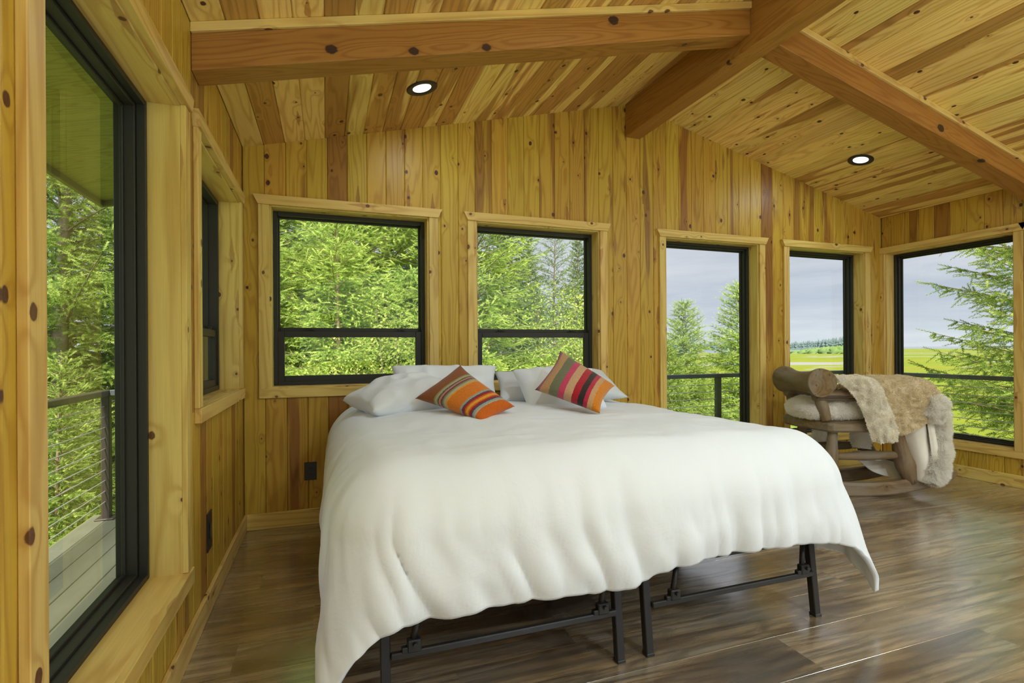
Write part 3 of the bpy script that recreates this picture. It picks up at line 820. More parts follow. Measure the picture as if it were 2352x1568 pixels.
# ------------------------------------------------------------------ pillows and cushions
def pillow(name, c, thick, mat, label, cat='pillow', n=44, pinch=0.10, seed=1, wr=0.020, up=None, group=None, flange=0.0):
    """closed cushion through four corner points (top-left, top-right, bottom-right, bottom-left), pinched at the sides"""
    A, B, Cc, D = [np.array(p, float) for p in c]
    u = np.linspace(0, 1, n); U, Vv = np.meshgrid(u, u, indexing='ij')
    e = lambda t: 1 - (2 * t - 1) ** 2
    # pull the edges inwards between the corners
    U2 = U + (0.5 - U) * pinch * e(Vv) * (np.abs(2 * U - 1) ** 2); V2 = Vv + (0.5 - Vv) * pinch * e(U) * (np.abs(2 * Vv - 1) ** 2)
    P = (A * (1 - U2[..., None]) * (1 - V2[..., None]) + B * U2[..., None] * (1 - V2[..., None]) + Cc * U2[..., None] * V2[..., None] + D * (1 - U2[..., None]) * V2[..., None])
    nr = np.cross(B - A, D - A); nr = nr / np.linalg.norm(nr)
    prof = (np.clip(e(U), 0, 1) * np.clip(e(Vv), 0, 1)) ** 0.42
    vs = []; 
    for sgn in (1, -1):
        h = thick * prof * (1 + 0.12 * vnoise(P, 6, seed + (sgn > 0))) + wr * prof * (1 - 2 * np.abs(vnoise(P + sgn, 9, seed + 5)))
        h = np.where(prof < 1e-6, 0.0, h)
        vs.append((P + nr * (sgn * h)[..., None]).reshape(-1, 3))
    Vx = np.vstack(vs); F1 = grid_faces(n, n); F2 = grid_faces(n, n, True) + n * n
    Fc = np.vstack([F1, F2])
    uv = np.stack([U, Vv], -1).reshape(-1, 2); uv = np.vstack([uv, uv])
    ctr = Vx.mean(0); ctr[2] = Vx[:, 2].min()
    me = mesh_np(name, Vx - ctr, Fc, True)
    at = me.attributes.new('cuv', 'FLOAT_VECTOR', 'POINT')
    at.data.foreach_set('vector', np.hstack([uv, np.zeros((len(uv), 1))]).astype(np.float32).ravel())
    bm = bmesh.new(); bm.from_mesh(me); bmesh.ops.remove_doubles(bm, verts=bm.verts[:], dist=1e-5); bmesh.ops.recalc_face_normals(bm, faces=bm.faces[:]); bm.to_mesh(me); bm.free()
    o = new_obj(name, me, None, mat, tuple(ctr))
    tag(o, label, cat, group); return o
pillow('pillow', [(0.40, 3.52, 1.075), (1.13, 3.50, 1.065), (1.09, 3.27, 0.79), (0.36, 3.29, 0.79)], .10, M_pillow, 'big white pillow standing upright behind the orange striped cushion', seed=2)
pillow('pillow', [(0.09, 3.42, 0.87), (0.60, 3.47, 1.0), (0.88, 2.95, 0.90), (0.24, 2.96, 0.84)], .11, M_pillow, 'white pillow lying flat at the left edge of the bed', seed=4, pinch=.07)
pillow('pillow', [(1.12, 3.53, 1.02), (1.60, 3.53, 1.03), (1.56, 3.22, 0.83), (1.06, 3.24, 0.83)], .06, M_greyp, 'greyish white pillow lying low between the two upright white pillows', seed=6)
pillow('pillow', [(1.325, 3.45, 1.035), (1.93, 3.44, 1.02), (2.00, 3.18, 0.84), (1.36, 3.18, 0.83)], .065, M_greyp, 'greyish pillow at the rear right, its corner showing beside the pink striped cushion', seed=8)
pillow('pillow', [(1.135, 3.20, 1.045), (1.74, 3.22, 1.045), (1.70, 2.95, 0.80), (1.125, 2.90, 0.80)], .09, M_pillow, 'white pillow leaning behind the pink and red striped cushion', seed=10)
def stripes(name, stops, along='x', fuzz=0.02):
    m, t, b = mat_new(name)
    a = N(t, 'ShaderNodeAttribute'); a.attribute_type = 'GEOMETRY'; a.attribute_name = 'cuv'
    s = N(t, 'ShaderNodeSeparateXYZ'); t.links.new(a.outputs['Vector'], s.inputs[0])
    tc = N(t, 'ShaderNodeTexCoord'); nz = noise(t, tc.outputs['Object'], 180, 3); nb = noise(t, tc.outputs['Object'], 12, 3)
    v = s.outputs[0] if along == 'x' else s.outputs[1]
    v = mth(t, 'ADD', v, mth(t, 'MULTIPLY', mth(t, 'SUBTRACT', nz, 0.5), fuzz)); v = mth(t, 'ADD', v, mth(t, 'MULTIPLY', mth(t, 'SUBTRACT', nb, 0.5), 0.015))
    c = ramp(t, v, stops, 'CONSTANT')
    c = mixc(t, mth(t, 'MULTIPLY', ramp(t, nz, [(0.35, 0.0), (0.65, 1.0)]), 0.35), c, mixc(t, 1.0, c, (0.45, 0.42, 0.40), 'MULTIPLY'))
    t.links.new(c, b.inputs['Base Color']); b.inputs['Roughness'].default_value = 0.95; b.inputs['Specular IOR Level'].default_value = 0.1
    b.inputs['Sheen Weight'].default_value = 0.3
    bp = N(t, 'ShaderNodeBump'); bp.inputs['Strength'].default_value = 0.8; bp.inputs['Distance'].default_value = 0.004
    t.links.new(nz, bp.inputs['Height']); t.links.new(bp.outputs[0], b.inputs['Normal'])
    return m
RUST, ORG, OR2, YEL, GRY, NAVY, RED, PINK, SAL, OLV, LBL = (0.27, 0.075, 0.008), (0.72, 0.20, 0.008), (0.62, 0.13, 0.006), (0.80, 0.36, 0.02), (0.34, 0.36, 0.30), (0.05, 0.06, 0.09), (0.33, 0.012, 0.02), (0.55, 0.05, 0.12), (0.60, 0.22, 0.14), (0.33, 0.29, 0.06), (0.42, 0.45, 0.36)
M_c1 = stripes('orange_striped_wool', [(0, RED), (.02, RUST), (.27, OLV), (.295, LBL), (.315, OLV), (.33, NAVY), (.345, SAL), (.375, NAVY), (.39, (0.25, 0.1, 0.1)), (.405, OLV), (.425, LBL), (.45, YEL), (.475, ORG), (.66, GRY), (.69, NAVY), (.70, RED), (.73, OR2), (.75, YEL), (.78, OR2), (.80, RED), (.825, NAVY), (.84, GRY), (.875, LBL), (.89, OR2)])
M_c2 = stripes('pink_striped_wool', [(0, (0.07, 0.09, 0.06)), (.03, (0.40, 0.09, 0.16)), (.07, (0.50, 0.29, 0.13)), (.20, (0.17, 0.18, 0.10)), (.34, (0.58, 0.06, 0.13)), (.43, (0.58, 0.36, 0.19)), (.55, (0.42, 0.016, 0.028)), (.645, (0.035, 0.026, 0.022)), (.73, (0.48, 0.025, 0.06)), (.79, (0.58, 0.33, 0.15)), (.87, (0.66, 0.22, 0.012))])
# stripes run from the back-left edge to the front-right edge: u goes from the left corner pair to the right pair
c1 = [(0.462, 2.914, 0.912), (0.74, 2.518, 0.815), (0.952, 2.633, 0.875), (0.724, 2.927, 1.094)]
cu1 = pillow('cushion', [c1[0], c1[1], c1[2], c1[3]], .065, M_c1, 'orange square cushion with woven grey and red stripes leaning on the white pillows', 'cushion', seed=12, pinch=.12, wr=.004)
c2 = [(1.108, 2.737, 0.952), (1.381, 2.481, 0.835), (1.587, 2.673, 0.965), (1.33, 2.87, 1.172)]
cu2 = pillow('cushion', c2, .065, M_c2, 'square cushion with pink, green, red and tan woven stripes standing on its corner', 'cushion', seed=14, pinch=.12, wr=.004)

# ------------------------------------------------------------------ log rocking chair (a = along the chair to the right, b = away from the bed side, z = up)
CB = Vector((4.038, 2.931, 0.0)); E1 = Vector((math.cos(YAW), -math.sin(YAW), 0)); E2 = Vector((math.sin(YAW), math.cos(YAW), 0))
def C3(a, b, z): 
    p = CB + E1 * a + E2 * b; return (p.x, p.y, z)
chair = thing('rocking_chair', 'rustic rocking chair of weathered grey logs by the corner window', 'chair', C3(0.1, .22, 0))
def logobj(name, pts, radii, parent, seg=14, nz=0.10, seed=0, flat=None, n=14):
    """log along a path; local x follows the log so the grain runs along it"""
    P = np.array([C3(*p) for p in pts]); S = spline(P, n) if len(P) > 2 else np.linspace(P[0], P[-1], n)
    rr = np.interp(np.linspace(0, 1, n), np.linspace(0, 1, len(radii)), radii)
    ax = Vector(S[-1] - S[0]).normalized(); a = Vector((0, 0, 1)) if abs(ax.z) < .9 else Vector((1, 0, 0))
    ez = (a - ax * a.dot(ax)).normalized(); ey = ez.cross(ax)
    M = Matrix((ax, ey, ez)).transposed(); Mi = M.inverted(); o0 = Vector(S[0])
    loc = [Mi @ (Vector(p) - o0) for p in S]
    me = tube_mesh(name, loc, list(rr), seg, flat=flat, nz=nz, seed=seed)
    o = bpy.data.objects.new(name, me); COL.objects.link(o); o.rotation_euler = M.to_euler(); o.location = o0
    me.materials.append(M_log); place(o, parent)
    return o
WB = 0.47
def rocker(b, seed):
    RRk = 2.1; V = []; F = []; n = 26; hw = .034
    A0, A1, ac = -0.62, 0.69, -0.05
    for i in range(n):
        a = A0 + (A1 - A0) * i / (n - 1); zb = RRk - math.sqrt(RRk ** 2 - (a - ac) ** 2)
        zt = zb + .105 - .10 * max(0, (abs(a - ac) - .60) / .25) ** 2 * .5
        if i in (0, n - 1): zb += .025; zt -= .02
        w = hw * (1 + .1 * math.sin(a * 9 + seed))
        ring = [(-w, zb + .012), (-w * .75, zb), (w * .75, zb), (w, zb + .012), (w, zt - .02), (w * .7, zt), (-w * .7, zt), (-w, zt - .02)]
        for db, z in ring: V.append((a, db, z))
    m = 8
    for i in range(n - 1):
        for k in range(m):
            F.append((i * m + k, i * m + (k + 1) % m, (i + 1) * m + (k + 1) % m, (i + 1) * m + k))
    F.append(tuple(range(m))[::-1]); F.append(tuple(range((n - 1) * m, n * m)))
    me = mesh_from('rocker', V, F); bm = bmesh.new(); bm.from_mesh(me); bmesh.ops.recalc_face_normals(bm, faces=bm.faces[:]); bm.to_mesh(me); bm.free()
    o = bpy.data.objects.new('rocker', me); COL.objects.link(o); me.materials.append(M_log)
    M = Matrix((E1, E2, Vector((0, 0, 1)))).transposed(); o.rotation_euler = M.to_euler(); o.location = C3(0, b, 0.001); place(o, chair)
rocker(0.035, 0); rocker(WB, 2)
for b, s in ((0.035, 1), (WB, 5)):
    logobj('leg', [(-.305, b, .09), (-.30, b, .20), (-.285, b, .36), (-.275, b, .53)], [.040, .062, .046, .036], chair, seed=s)
    logobj('leg', [(.345, b, .10), (.300, b, .24), (.262, b, .36), (.235, b, .54)], [.040, .074, .058, .038], chair, seed=s + 1)
    logobj('side_stretcher', [(-.26, b, .315), (.0, b, .320), (.275, b, .325)], [.026, .038, .028], chair, seed=s + 2)
    logobj('arm', [(-.425, b - .01, .800), (-.1, b, .800), (.28, b, .79)], [.044, .046, .040], chair, seed=s + 3)
    logobj('arm_post', [(-.385, b + .01, .805), (-.350, b + .005, .70), (-.325, b, .60)], [.032, .046, .036], chair, seed=s + 4)
logobj('cross_stretcher', [(-.285, .03, .27), (-.285, .47, .27)], [.024, .026], chair, seed=31)
logobj('cross_stretcher', [(.29, .03, .27), (.29, .47, .27)], [.024, .026], chair, seed=32)
# seat plank with rounded front corners
def seat_plank():
    n = 40; out = []
    for (a, b) in spline([(-.36, .02), (-.335, -.03), (-.26, -.05), (.1, -.05), (.30, -.04), (.30, .25), (.30, .54), (.1, .55), (-.30, .55), (-.43, .50), (-.44, .36), (-.41, .18), (-.36, .02)], n)[:-1]: out.append((a, b))
    V = []; m = len(out); c = np.mean(out, 0)
    for z, k in ((.515, .95), (.530, 1.0), (.575, 1.0), (.592, .955)):
        for a, b in out:
            V.append((c[0] + (a - c[0]) * k, c[1] + (b - c[1]) * k, z + .012 * math.sin(a * 8) * (z > .55)))
    F = [(i * m + k, i * m + (k + 1) % m, (i + 1) * m + (k + 1) % m, (i + 1) * m + k) for i in range(3) for k in range(m)]
    F += [tuple(range(m))[::-1], tuple(range(3 * m, 4 * m))]
    me = mesh_from('seat', V, F, False); bm = bmesh.new(); bm.from_mesh(me); bmesh.ops.recalc_face_normals(bm, faces=bm.faces[:]); bm.to_mesh(me); bm.free()
    o = bpy.data.objects.new('seat', me); COL.objects.link(o); me.materials.append(M_log)
    o.rotation_euler = Matrix((E1, E2, Vector((0, 0, 1)))).transposed().to_euler(); o.location = C3(0, 0, 0); place(o, chair)
seat_plank()
# thick scooped log resting across the front of the two arms
def crosslog():
    n = 34; seg = 28; V = []; F = []
    bs = np.linspace(-.035, .535, n)
    for i, b in enumerate(bs):
        t = (b - .25) / .285
        rr = .104 + .016 * t * t
        for k in range(seg):
            an = 2 * math.pi * k / seg; u = math.cos(an); v = math.sin(an)
            r = rr * (1 + .03 * math.sin(3 * an + 1))
            if v > 0.05: r *= 1 - .26 * (1 - min(1, t * t) ** 1.2) * v
            if v < -.3: r *= 1 - .16 * (1 - min(1, t * t)) * (-v)
            if i in (0, n - 1): r *= .93
            V.append((b, -r * u, r * v))
    for i in range(n - 1):
        for k in range(seg):
            F.append((i * seg + k, i * seg + (k + 1) % seg, (i + 1) * seg + (k + 1) % seg, (i + 1) * seg + k))
    me = mesh_from('crosspiece', V, F + [tuple(range(seg))[::-1], tuple(range((n - 1) * seg, n * seg))], True)
    for pl in me.polygons:
        if len(pl.vertices) > 4: pl.use_smooth = False
    bm = bmesh.new(); bm.from_mesh(me); bmesh.ops.recalc_face_normals(bm, faces=bm.faces[:]); bm.to_mesh(me); bm.free()
    o = bpy.data.objects.new('crosspiece', me); COL.objects.link(o); me.materials.append(M_log)
    o.rotation_euler = Matrix((E2, -E1, Vector((0, 0, 1)))).transposed().to_euler(); o.location = C3(-.395, 0, .905); place(o, chair)
    o['label'] = 'thick scooped log with sawn round ends'
crosslog()
# low back at the right, leaning outwards
for b, s in ((0.10, 41), (0.40, 44)):
    logobj('back_post', [(.24, b, .57), (.33, b, .74), (.42, b, .90)], [.040, .042, .036], chair, seed=s)
logobj('back_rail', [(.40, .0, .86), (.415, .25, .88), (.40, .50, .86)], [.034, .040, .034], chair, seed=47)

# ------------------------------------------------------------------ sheepskins
def fleece_mat(name, c1, c2):
    m, t, b = mat_new(name)
    tc = N(t, 'ShaderNodeTexCoord'); n = noise(t, tc.outputs['Object'], 22, 4, 0.6, 0.3); n2 = noise(t, tc.outputs['Object'], 5, 2)
    c = mixc(t, ramp(t, n, [(0.3, 0.0), (0.7, 1.0)]), c1, c2)
    t.nodes.remove(b)
    df = N(t, 'ShaderNodeBsdfDiffuse'); tr = N(t, 'ShaderNodeBsdfTranslucent'); mx = N(t, 'ShaderNodeMixShader'); mx.inputs[0].default_value = 0.4
    t.links.new(c, df.inputs[0]); t.links.new(c, tr.inputs[0]); t.links.new(df.outputs[0], mx.inputs[1]); t.links.new(tr.outputs[0], mx.inputs[2])
    out = [n_ for n_ in t.nodes if n_.type == 'OUTPUT_MATERIAL'][0]; t.links.new(mx.outputs[0], out.inputs[0])
    return m
M_fleece_shaded = fleece_mat('shaded_cream_fleece', (0.90, 0.80, 0.58), (0.80, 0.68, 0.45))  # body wool coloured darker to carry the shade on the drape
M_flap = fleece_mat('pale_cream_fleece', (1.0, 0.97, 0.88), (1.0, 0.94, 0.81))
M_wfleece = fleece_mat('white_fleece', (1.0, 0.98, 0.93), (0.98, 0.94, 0.86))
M_hide = simple('suede_hide', (0.90, 0.86, 0.76), 0.9, 0, 0.1, bump=(14, .4, .006))
def strands(V, Nn, Fq, count, length, width, seed, curl=0.5, down=0.35):
    """tapered wool locks growing from quads"""
    rg = np.random.default_rng(seed)
    A, B, Cq, D = (V[Fq[:, k]] for k in range(4))
    area = np.linalg.norm(np.cross(Cq - A, D - B), axis=1); pr = area / area.sum()
    f = rg.choice(len(Fq), count, p=pr); u = rg.random((count, 1)); v = rg.random((count, 1))
    P = A[f] * (1 - u) * (1 - v) + B[f] * u * (1 - v) + Cq[f] * u * v + D[f] * (1 - u) * v
    nn = Nn[Fq[f, 0]]
    r = rg.normal(size=(count, 3))
    lump = np.stack([vnoise(P, 24, 5), vnoise(P, 24, 6), vnoise(P, 24, 7)], -1)
    d = nn + curl * (0.45 * r + 0.9 * lump) + np.array([0, 0, -down]); d /= np.linalg.norm(d, axis=1)[:, None]
    L = length * (0.55 + 0.75 * rg.random((count, 1)))
    side = np.cross(d, rg.normal(size=(count, 3))); side /= np.linalg.norm(side, axis=1)[:, None] + 1e-9
    d2 = d + curl * 0.6 * np.cross(d, side); d2 /= np.linalg.norm(d2, axis=1)[:, None]
    w = width * (0.6 + 0.8 * rg.random((count, 1)))
    p0 = P - nn * .002; p1 = p0 + d * L * .55; p2 = p1 + d2 * L * .5
    VV = np.stack([p0 - side * w, p0 + side * w, p1 + side * w * .75, p1 - side * w * .75, p2], 1).reshape(-1, 3)
    b = np.arange(count)[:, None] * 5
    T = np.vstack([b + [0, 1, 2], b + [0, 2, 3], b + [3, 2, 4]])
    return VV, T
def vnormals(V, F):
    n = np.zeros_like(V); fn = np.cross(V[F[:, 2]] - V[F[:, 0]], V[F[:, 3]] - V[F[:, 1]])
    for k in range(4): np.add.at(n, F[:, k], fn)
    return n / (np.linalg.norm(n, axis=1)[:, None] + 1e-9)
def fleece_part(name, V, F, mat, parent, count, length=.022, width=.0022, seed=0, lumps=.010, curl=.5, outward=None):
    Nn = vnormals(V, F)
    if outward is not None:
        flip = ((V - np.array(outward)) * Nn).sum(1).mean() < 0
        if flip: Nn = -Nn
    V2 = V + Nn * (lumps * (1 - np.abs(vnoise(V, 20, seed + 3)) * 2))[:, None] + Nn * (lumps * 1.4 * vnoise(V, 9, seed + 9))[:, None]
    sv, st = strands(V2, Nn, F, count, length, width, seed, curl)
    T1 = np.vstack([F[:, [0, 1, 2]], F[:, [0, 2, 3]]])
    me = mesh_np(name, np.vstack([V2, sv]), np.vstack([T1, st + len(V2)]), True)
    o = new_obj(name, me, parent, mat); o['kind'] = 'stuff'; return o
def sheet(ctrl, nu=46, nv=56):
    W_ = [[C3(*p) for p in r] for r in ctrl]
    S = grid_surface(W_, nu, nv); return S.reshape(-1, 3), grid_faces(nu, nv)
def ellipsoid(c, ra, rb_, rz, n=28, m=40, power=1.0):
    V = []
    for i in range(n):
        th = math.pi * (i + .001) / (n - .998)
        for k in range(m):
            ph = 2 * math.pi * k / (m - 1)
            sx, sy, sz = math.sin(th) * math.cos(ph), math.sin(th) * math.sin(ph), math.cos(th)
            f = lambda v: math.copysign(abs(v) ** power, v)
            V.append(C3(c[0] + ra * f(sx), c[1] + rb_ * f(sy), c[2] + rz * f(sz)))
    return np.array(V), grid_faces(n, m)
def rolltube(pts, radii, n=40, m=26, flat=1.0):
    P = spline([C3(*p) for p in pts], n); rr = np.interp(np.linspace(0, 1, n), np.linspace(0, 1, len(radii)), radii)
    V = []
    for i in range(n):
        t = P[min(i + 1, n - 1)] - P[max(i - 1, 0)]; t /= np.linalg.norm(t)
        s = np.cross(t, np.array(E2)); s /= np.linalg.norm(s); u = np.cross(s, t)
        for k in range(m):
            an = 2 * math.pi * k / (m - 1); V.append(P[i] + rr[i] * (s * math.cos(an) + u * math.sin(an) * flat))
    return np.array(V), grid_faces(n, m)
throw = thing('sheepskin_throw', 'cream sheepskin throw draped over the back and arm of the log rocking chair', 'throw', C3(.2, .2, .6))
ctr = C3(.2, .25, .6)
body = [[(-.02, .42, .80), (.10, .42, .84), (.26, .42, .86), (.44, .42, .85), (.60, .40, .76)],
        [(-.06, .24, .925), (.08, .22, .93), (.24, .20, .94), (.42, .18, .935), (.60, .20, .83)],
        [(-.08, .02, .915), (.06, -.01, .91), (.22, -.03, .91), (.42, -.03, .90), (.59, .04, .80)],
        [(-.05, -.07, .80), (.08, -.09, .79), (.22, -.10, .79), (.40, -.10, .79), (.56, -.05, .72)],
        [(.00, -.08, .64), (.10, -.10, .63), (.22, -.11, .64), (.36, -.11, .68), (.49, -.08, .69)],
        [(.04, -.07, .50), (.12, -.09, .49), (.21, -.10, .52), (.31, -.10, .57), (.40, -.08, .62)]]
V_, F_ = sheet(body, 80, 96); fleece_part('wool', V_, F_, M_fleece_shaded, throw, 42000, .011, .0022, 1, .013, 1.0, outward=ctr)
flap = [[(-.32, .22, .93), (-.22, .20, .945), (-.12, .18, .945), (-.02, .18, .93)],
        [(-.30, .02, .925), (-.21, -.03, .94), (-.11, -.05, .935), (.00, -.05, .905)],
        [(-.20, -.08, .83), (-.13, -.11, .84), (-.05, -.125, .83), (.04, -.11, .80)],
        [(-.13, -.10, .68), (-.06, -.13, .68), (.01, -.14, .67), (.09, -.12, .66)],
        [(-.08, -.10, .54), (-.02, -.13, .53), (.05, -.14, .52), (.12, -.12, .51)],
        [(-.045, -.09, .455), (.01, -.11, .445), (.06, -.12, .45), (.12, -.10, .46)]]
V_, F_ = sheet(flap, 70, 60); fleece_part('wool', V_, F_, M_flap, throw, 30000, .013, .0022, 2, .013, 1.0, outward=C3(-.05, .3, .65))
V_, F_ = rolltube([(.44, .05, .70), (.50, .02, .655), (.530, .0, .52), (.525, -.01, .36), (.475, -.04, .20), (.435, -.06, .12)], [.035, .07, .080, .080, .075, .045], flat=.8)
fleece_part('wool', V_, F_, M_wfleece, throw, 46000, .026, .0013, 3, .013, .35, outward=C3(.53, .0, .4))
V_, F_ = ellipsoid((.435, -.095, .70), .085, .05, .085); fleece_part('wool', V_, F_, M_wfleece, throw, 14000, .022, .0014, 4, .013, .4, outward=C3(.435, -.095, .70))
def hide_sheet(name, ctrl, nu=30, nv=30, thick=.007):
    W_ = [[C3(*p) for p in r] for r in ctrl]; S = grid_surface(W_, nu, nv).reshape(-1, 3); F = grid_faces(nu, nv)
    S = S + vnormals(S, F) * (.006 * vnoise(S, 11, 4))[:, None]
    o = new_obj(name, mesh_np(name, S, F, True), throw, M_hide); md = o.modifiers.new('thick', 'SOLIDIFY'); md.thickness = thick; return o
hide_sheet('hide', [[(.26, .02, .58), (.32, -.02, .60), (.39, -.04, .62), (.46, .02, .62)],
                    [(.31, .04, .42), (.35, -.03, .42), (.41, -.04, .43), (.48, .02, .43)],
                    [(.35, .04, .27), (.38, -.03, .26), (.43, -.04, .27), (.50, .02, .28)],
                    [(.37, .04, .13), (.39, -.02, .12), (.44, -.03, .11), (.50, .02, .10)]])
hide_sheet('hide', [[(.40, -.055, .60), (.43, -.065, .60), (.50, -.02, .60)],
                    [(.42, -.065, .42), (.46, -.075, .42), (.53, -.02, .43)],
                    [(.44, -.055, .27), (.48, -.065, .26), (.54, -.01, .27)],
                    [(.45, -.04, .12), (.48, -.045, .11), (.53, .01, .12)]], 26, 24)
hide_sheet('hide', [[(.05, .30, .30), (.10, .28, .31), (.20, .26, .29), (.34, .24, .27)],
                    [(.05, .26, .25), (.12, .22, .20), (.22, .20, .17), (.36, .18, .15)],
                    [(.07, .24, .23), (.14, .20, .16), (.24, .18, .12), (.38, .16, .10)]], 18, 24)
V_, F_ = rolltube([(-.06, .53, .56), (-.07, .54, .42), (-.075, .54, .28), (-.08, .53, .16)], [.055, .06, .062, .04], 26, 20)
fleece_part('hanging_leg', V_, F_, M_wfleece, throw, 2500, .018, .002, 6, .006, outward=C3(-.07, .54, .35))
V_, F_ = rolltube([(.14, .30, .54), (.13, .29, .42), (.12, .28, .33)], [.07, .08, .06], 20, 20)
fleece_part('hanging_leg', V_, F_, M_wfleece, throw, 1500, .014, .002, 7, .005, outward=C3(.13, .29, .42))
spad = thing('sheepskin_cushion', 'white sheepskin cushion on the log rocking chair seat', 'cushion', C3(-.2, .25, .6))
V_, F_ = ellipsoid((-.215, .26, .672), .26, .26, .082, 30, 50, .72)
fleece_part('wool', V_, F_, M_wfleece, spad, 34000, .016, .0014, 8, .009, .5, outward=C3(-.215, .26, .672))

# ------------------------------------------------------------------ deck and railing
DZ = -0.045
deck = struct('floor_deck', 'grey green composite deck running round the room')
LX0 = -1.62
for k in range(8):       # along the left side
    x1_ = -0.66 - k * .1235
    plank('plank', (x1_, YF, DZ), (0, 1, 0), (0, 0, 1), 4.74 - YF, .1205, .025, M_deck, deck, ch=.003, gap=.0)
for k in range(6):       # along the back
    yb_ = YB + .14 + k * .1235
    plank('plank', (-.655, yb_, DZ), (1, 0, 0), (0, 0, 1), 6.1 + .655, .1205, .025, M_deck, deck, ch=.003, gap=0)
for k in range(4):
    plank('plank', (XR + .14 + (k + 1) * .1235, YF, DZ), (0, 1, 0), (0, 0, 1), YB + .135 - YF, .1205, .025, M_deck, deck, ch=.003, gap=0)
wbox('rim_joist', (LX0 - .04, YF, DZ - .26), (LX0, 4.76, DZ - .003), M_fascia, deck); wbox('rim_joist', (LX0, 4.72, DZ - .26), (6.12, 4.76, DZ - .026), M_fascia, deck); wbox('rim_joist', (6.08, YF, DZ - .26), (6.12, 4.72, DZ - .026), M_fascia, deck)
def railing(label, p0, p1, posts, mat, hz=.90):
    p0 = Vector(p0); p1 = Vector(p1); d = (p1 - p0).normalized(); L = (p1 - p0).length
    t = thing('deck_railing', label, 'railing', (p0.x, p0.y, DZ), 'railings round the deck')
    del t['group']
    horiz = abs(d.x) > .5
    def bar(name, a, b_, w, z0, z1, m, par=t):
        A = p0 + d * a; B = p0 + d * b_; s = Vector((-d.y, d.x)).to_3d() * w if False else Vector((abs(d.y), abs(d.x), 0)) * w
        return wbox(name, (min(A.x, B.x) - s.x, min(A.y, B.y) - s.y, z0), (max(A.x, B.x) + s.x, max(A.y, B.y) + s.y, z1), m, par, None, .004)
    bar('top_rail', -.03, L + .03, .032, hz - .042, hz, mat)
    for s in posts:
        po = bar('post', s - .027, s + .027, .027, DZ, hz - .042, mat)
        bar('base_plate', s - .06, s + .06, .06, DZ, DZ + .012, mat, po)
    for k in range(10):
        z = hz - .118 - k * .0775
        a = p0; b_ = p1
        tube('cable', [(a.x, a.y, z), (b_.x, b_.y, z)], 0.0038, M_cable, t, 6)
railing('black cable railing along the deck outside the big left window', (-1.53, YF, 0), (-1.53, 4.62, 0), [.3, 2.2, 4.1, 6.0, 8.22], M_postb)
railing('dark grey cable railing along the deck behind the tall windows', (-1.47, 4.62, 0), (5.95, 4.62, 0), [1.55, 3.45, 5.50, 7.36], M_rail)
railing('dark grey cable railing outside the corner window on the chair side', (5.95, YF, 0), (5.95, 4.56, 0), [.3, 2.2, 4.0, 6.0], M_rail)
new_obj('bounce_slab', mesh_from('bounce_slab', [(XL - 1.1, YF - 6, DZ - .04), (XR + .7, YF - 6, DZ - .04), (XR + .7, YF, DZ - .04), (XL - 1.1, YF, DZ - .04)], [(0, 1, 2, 3)]), deck, simple('pale_bounce_surface', (0.5, 0.48, 0.42), .7))  # unseen pale slab added behind the room to bounce sunlight onto the ceiling
# building base below the deck
wbox('trim_2', (XL - .1, YF, -3.3), (XR + .1, YB + .1, -.31), M_fascia, None, None, 0, kind='structure')

# ------------------------------------------------------------------ marsh, river, far shore
GZ = -3.2
def marsh_mat():
    m, t, b = mat_new('marsh_grass_ground')
    tc = N(t, 'ShaderNodeTexCoord'); P = tc.outputs['Object']
    a = noise(t, vscale(t, P, (1, 1, 1)), .02, 5, .6, .6); a2 = noise(t, P, .35, 4); a3 = noise(t, P, 2.5, 3)
    c = mixc(t, ramp(t, a, [(.38, 0.), (.62, 1.)]), (0.165, 0.225, 0.007), (0.225, 0.225, 0.009))
    c = mixc(t, ramp(t, a2, [(.4, 0.), (.75, .55)]), c, (0.10, 0.16, 0.01))
    c = mixc(t, ramp(t, a3, [(.45, 0.), (.8, .4)]), c, (0.13, 0.16, 0.02))
    pool = noise(t, vscale(t, P, (.55, 1, 1)), .028, 4, .55, 1.2)
    pm = ramp(t, pool, [(.585, 0.), (.605, 1.)])
    c = mixc(t, pm, c, (0.30, 0.29, 0.24))
    t.links.new(c, b.inputs['Base Color']); t.links.new(mth(t, 'SUBTRACT', .9, mth(t, 'MULTIPLY', pm, .65)), b.inputs['Roughness'])
    b.inputs['Specular IOR Level'].default_value = .25
    return m
M_marsh = marsh_mat()
gr = new_obj('ground', mesh_from('ground', [(-300, -200, 0), (1100, -200, 0), (1100, 760, 0), (840, 600, 0), (362, 268, 0), (225, 390, 0), (-300, 420, 0)], [(0, 1, 2, 3, 4, 5, 6)]), None, M_marsh, (0, 0, GZ), 'structure')
tag(gr, 'flat bright yellow green marsh meadow stretching to the water', 'ground')
M_water = simple('river_water', (0.16, 0.20, 0.25), 0.12, 0, .6)
wat = new_obj('sea', mesh_from('sea', [(-9000, -3000, 0), (12000, -3000, 0), (12000, 9000, 0), (-9000, 9000, 0)], [(0, 1, 2, 3)]), None, M_water, (0, 0, GZ - .35), 'structure')
tag(wat, 'pale blue grey water beyond the marsh', 'water')
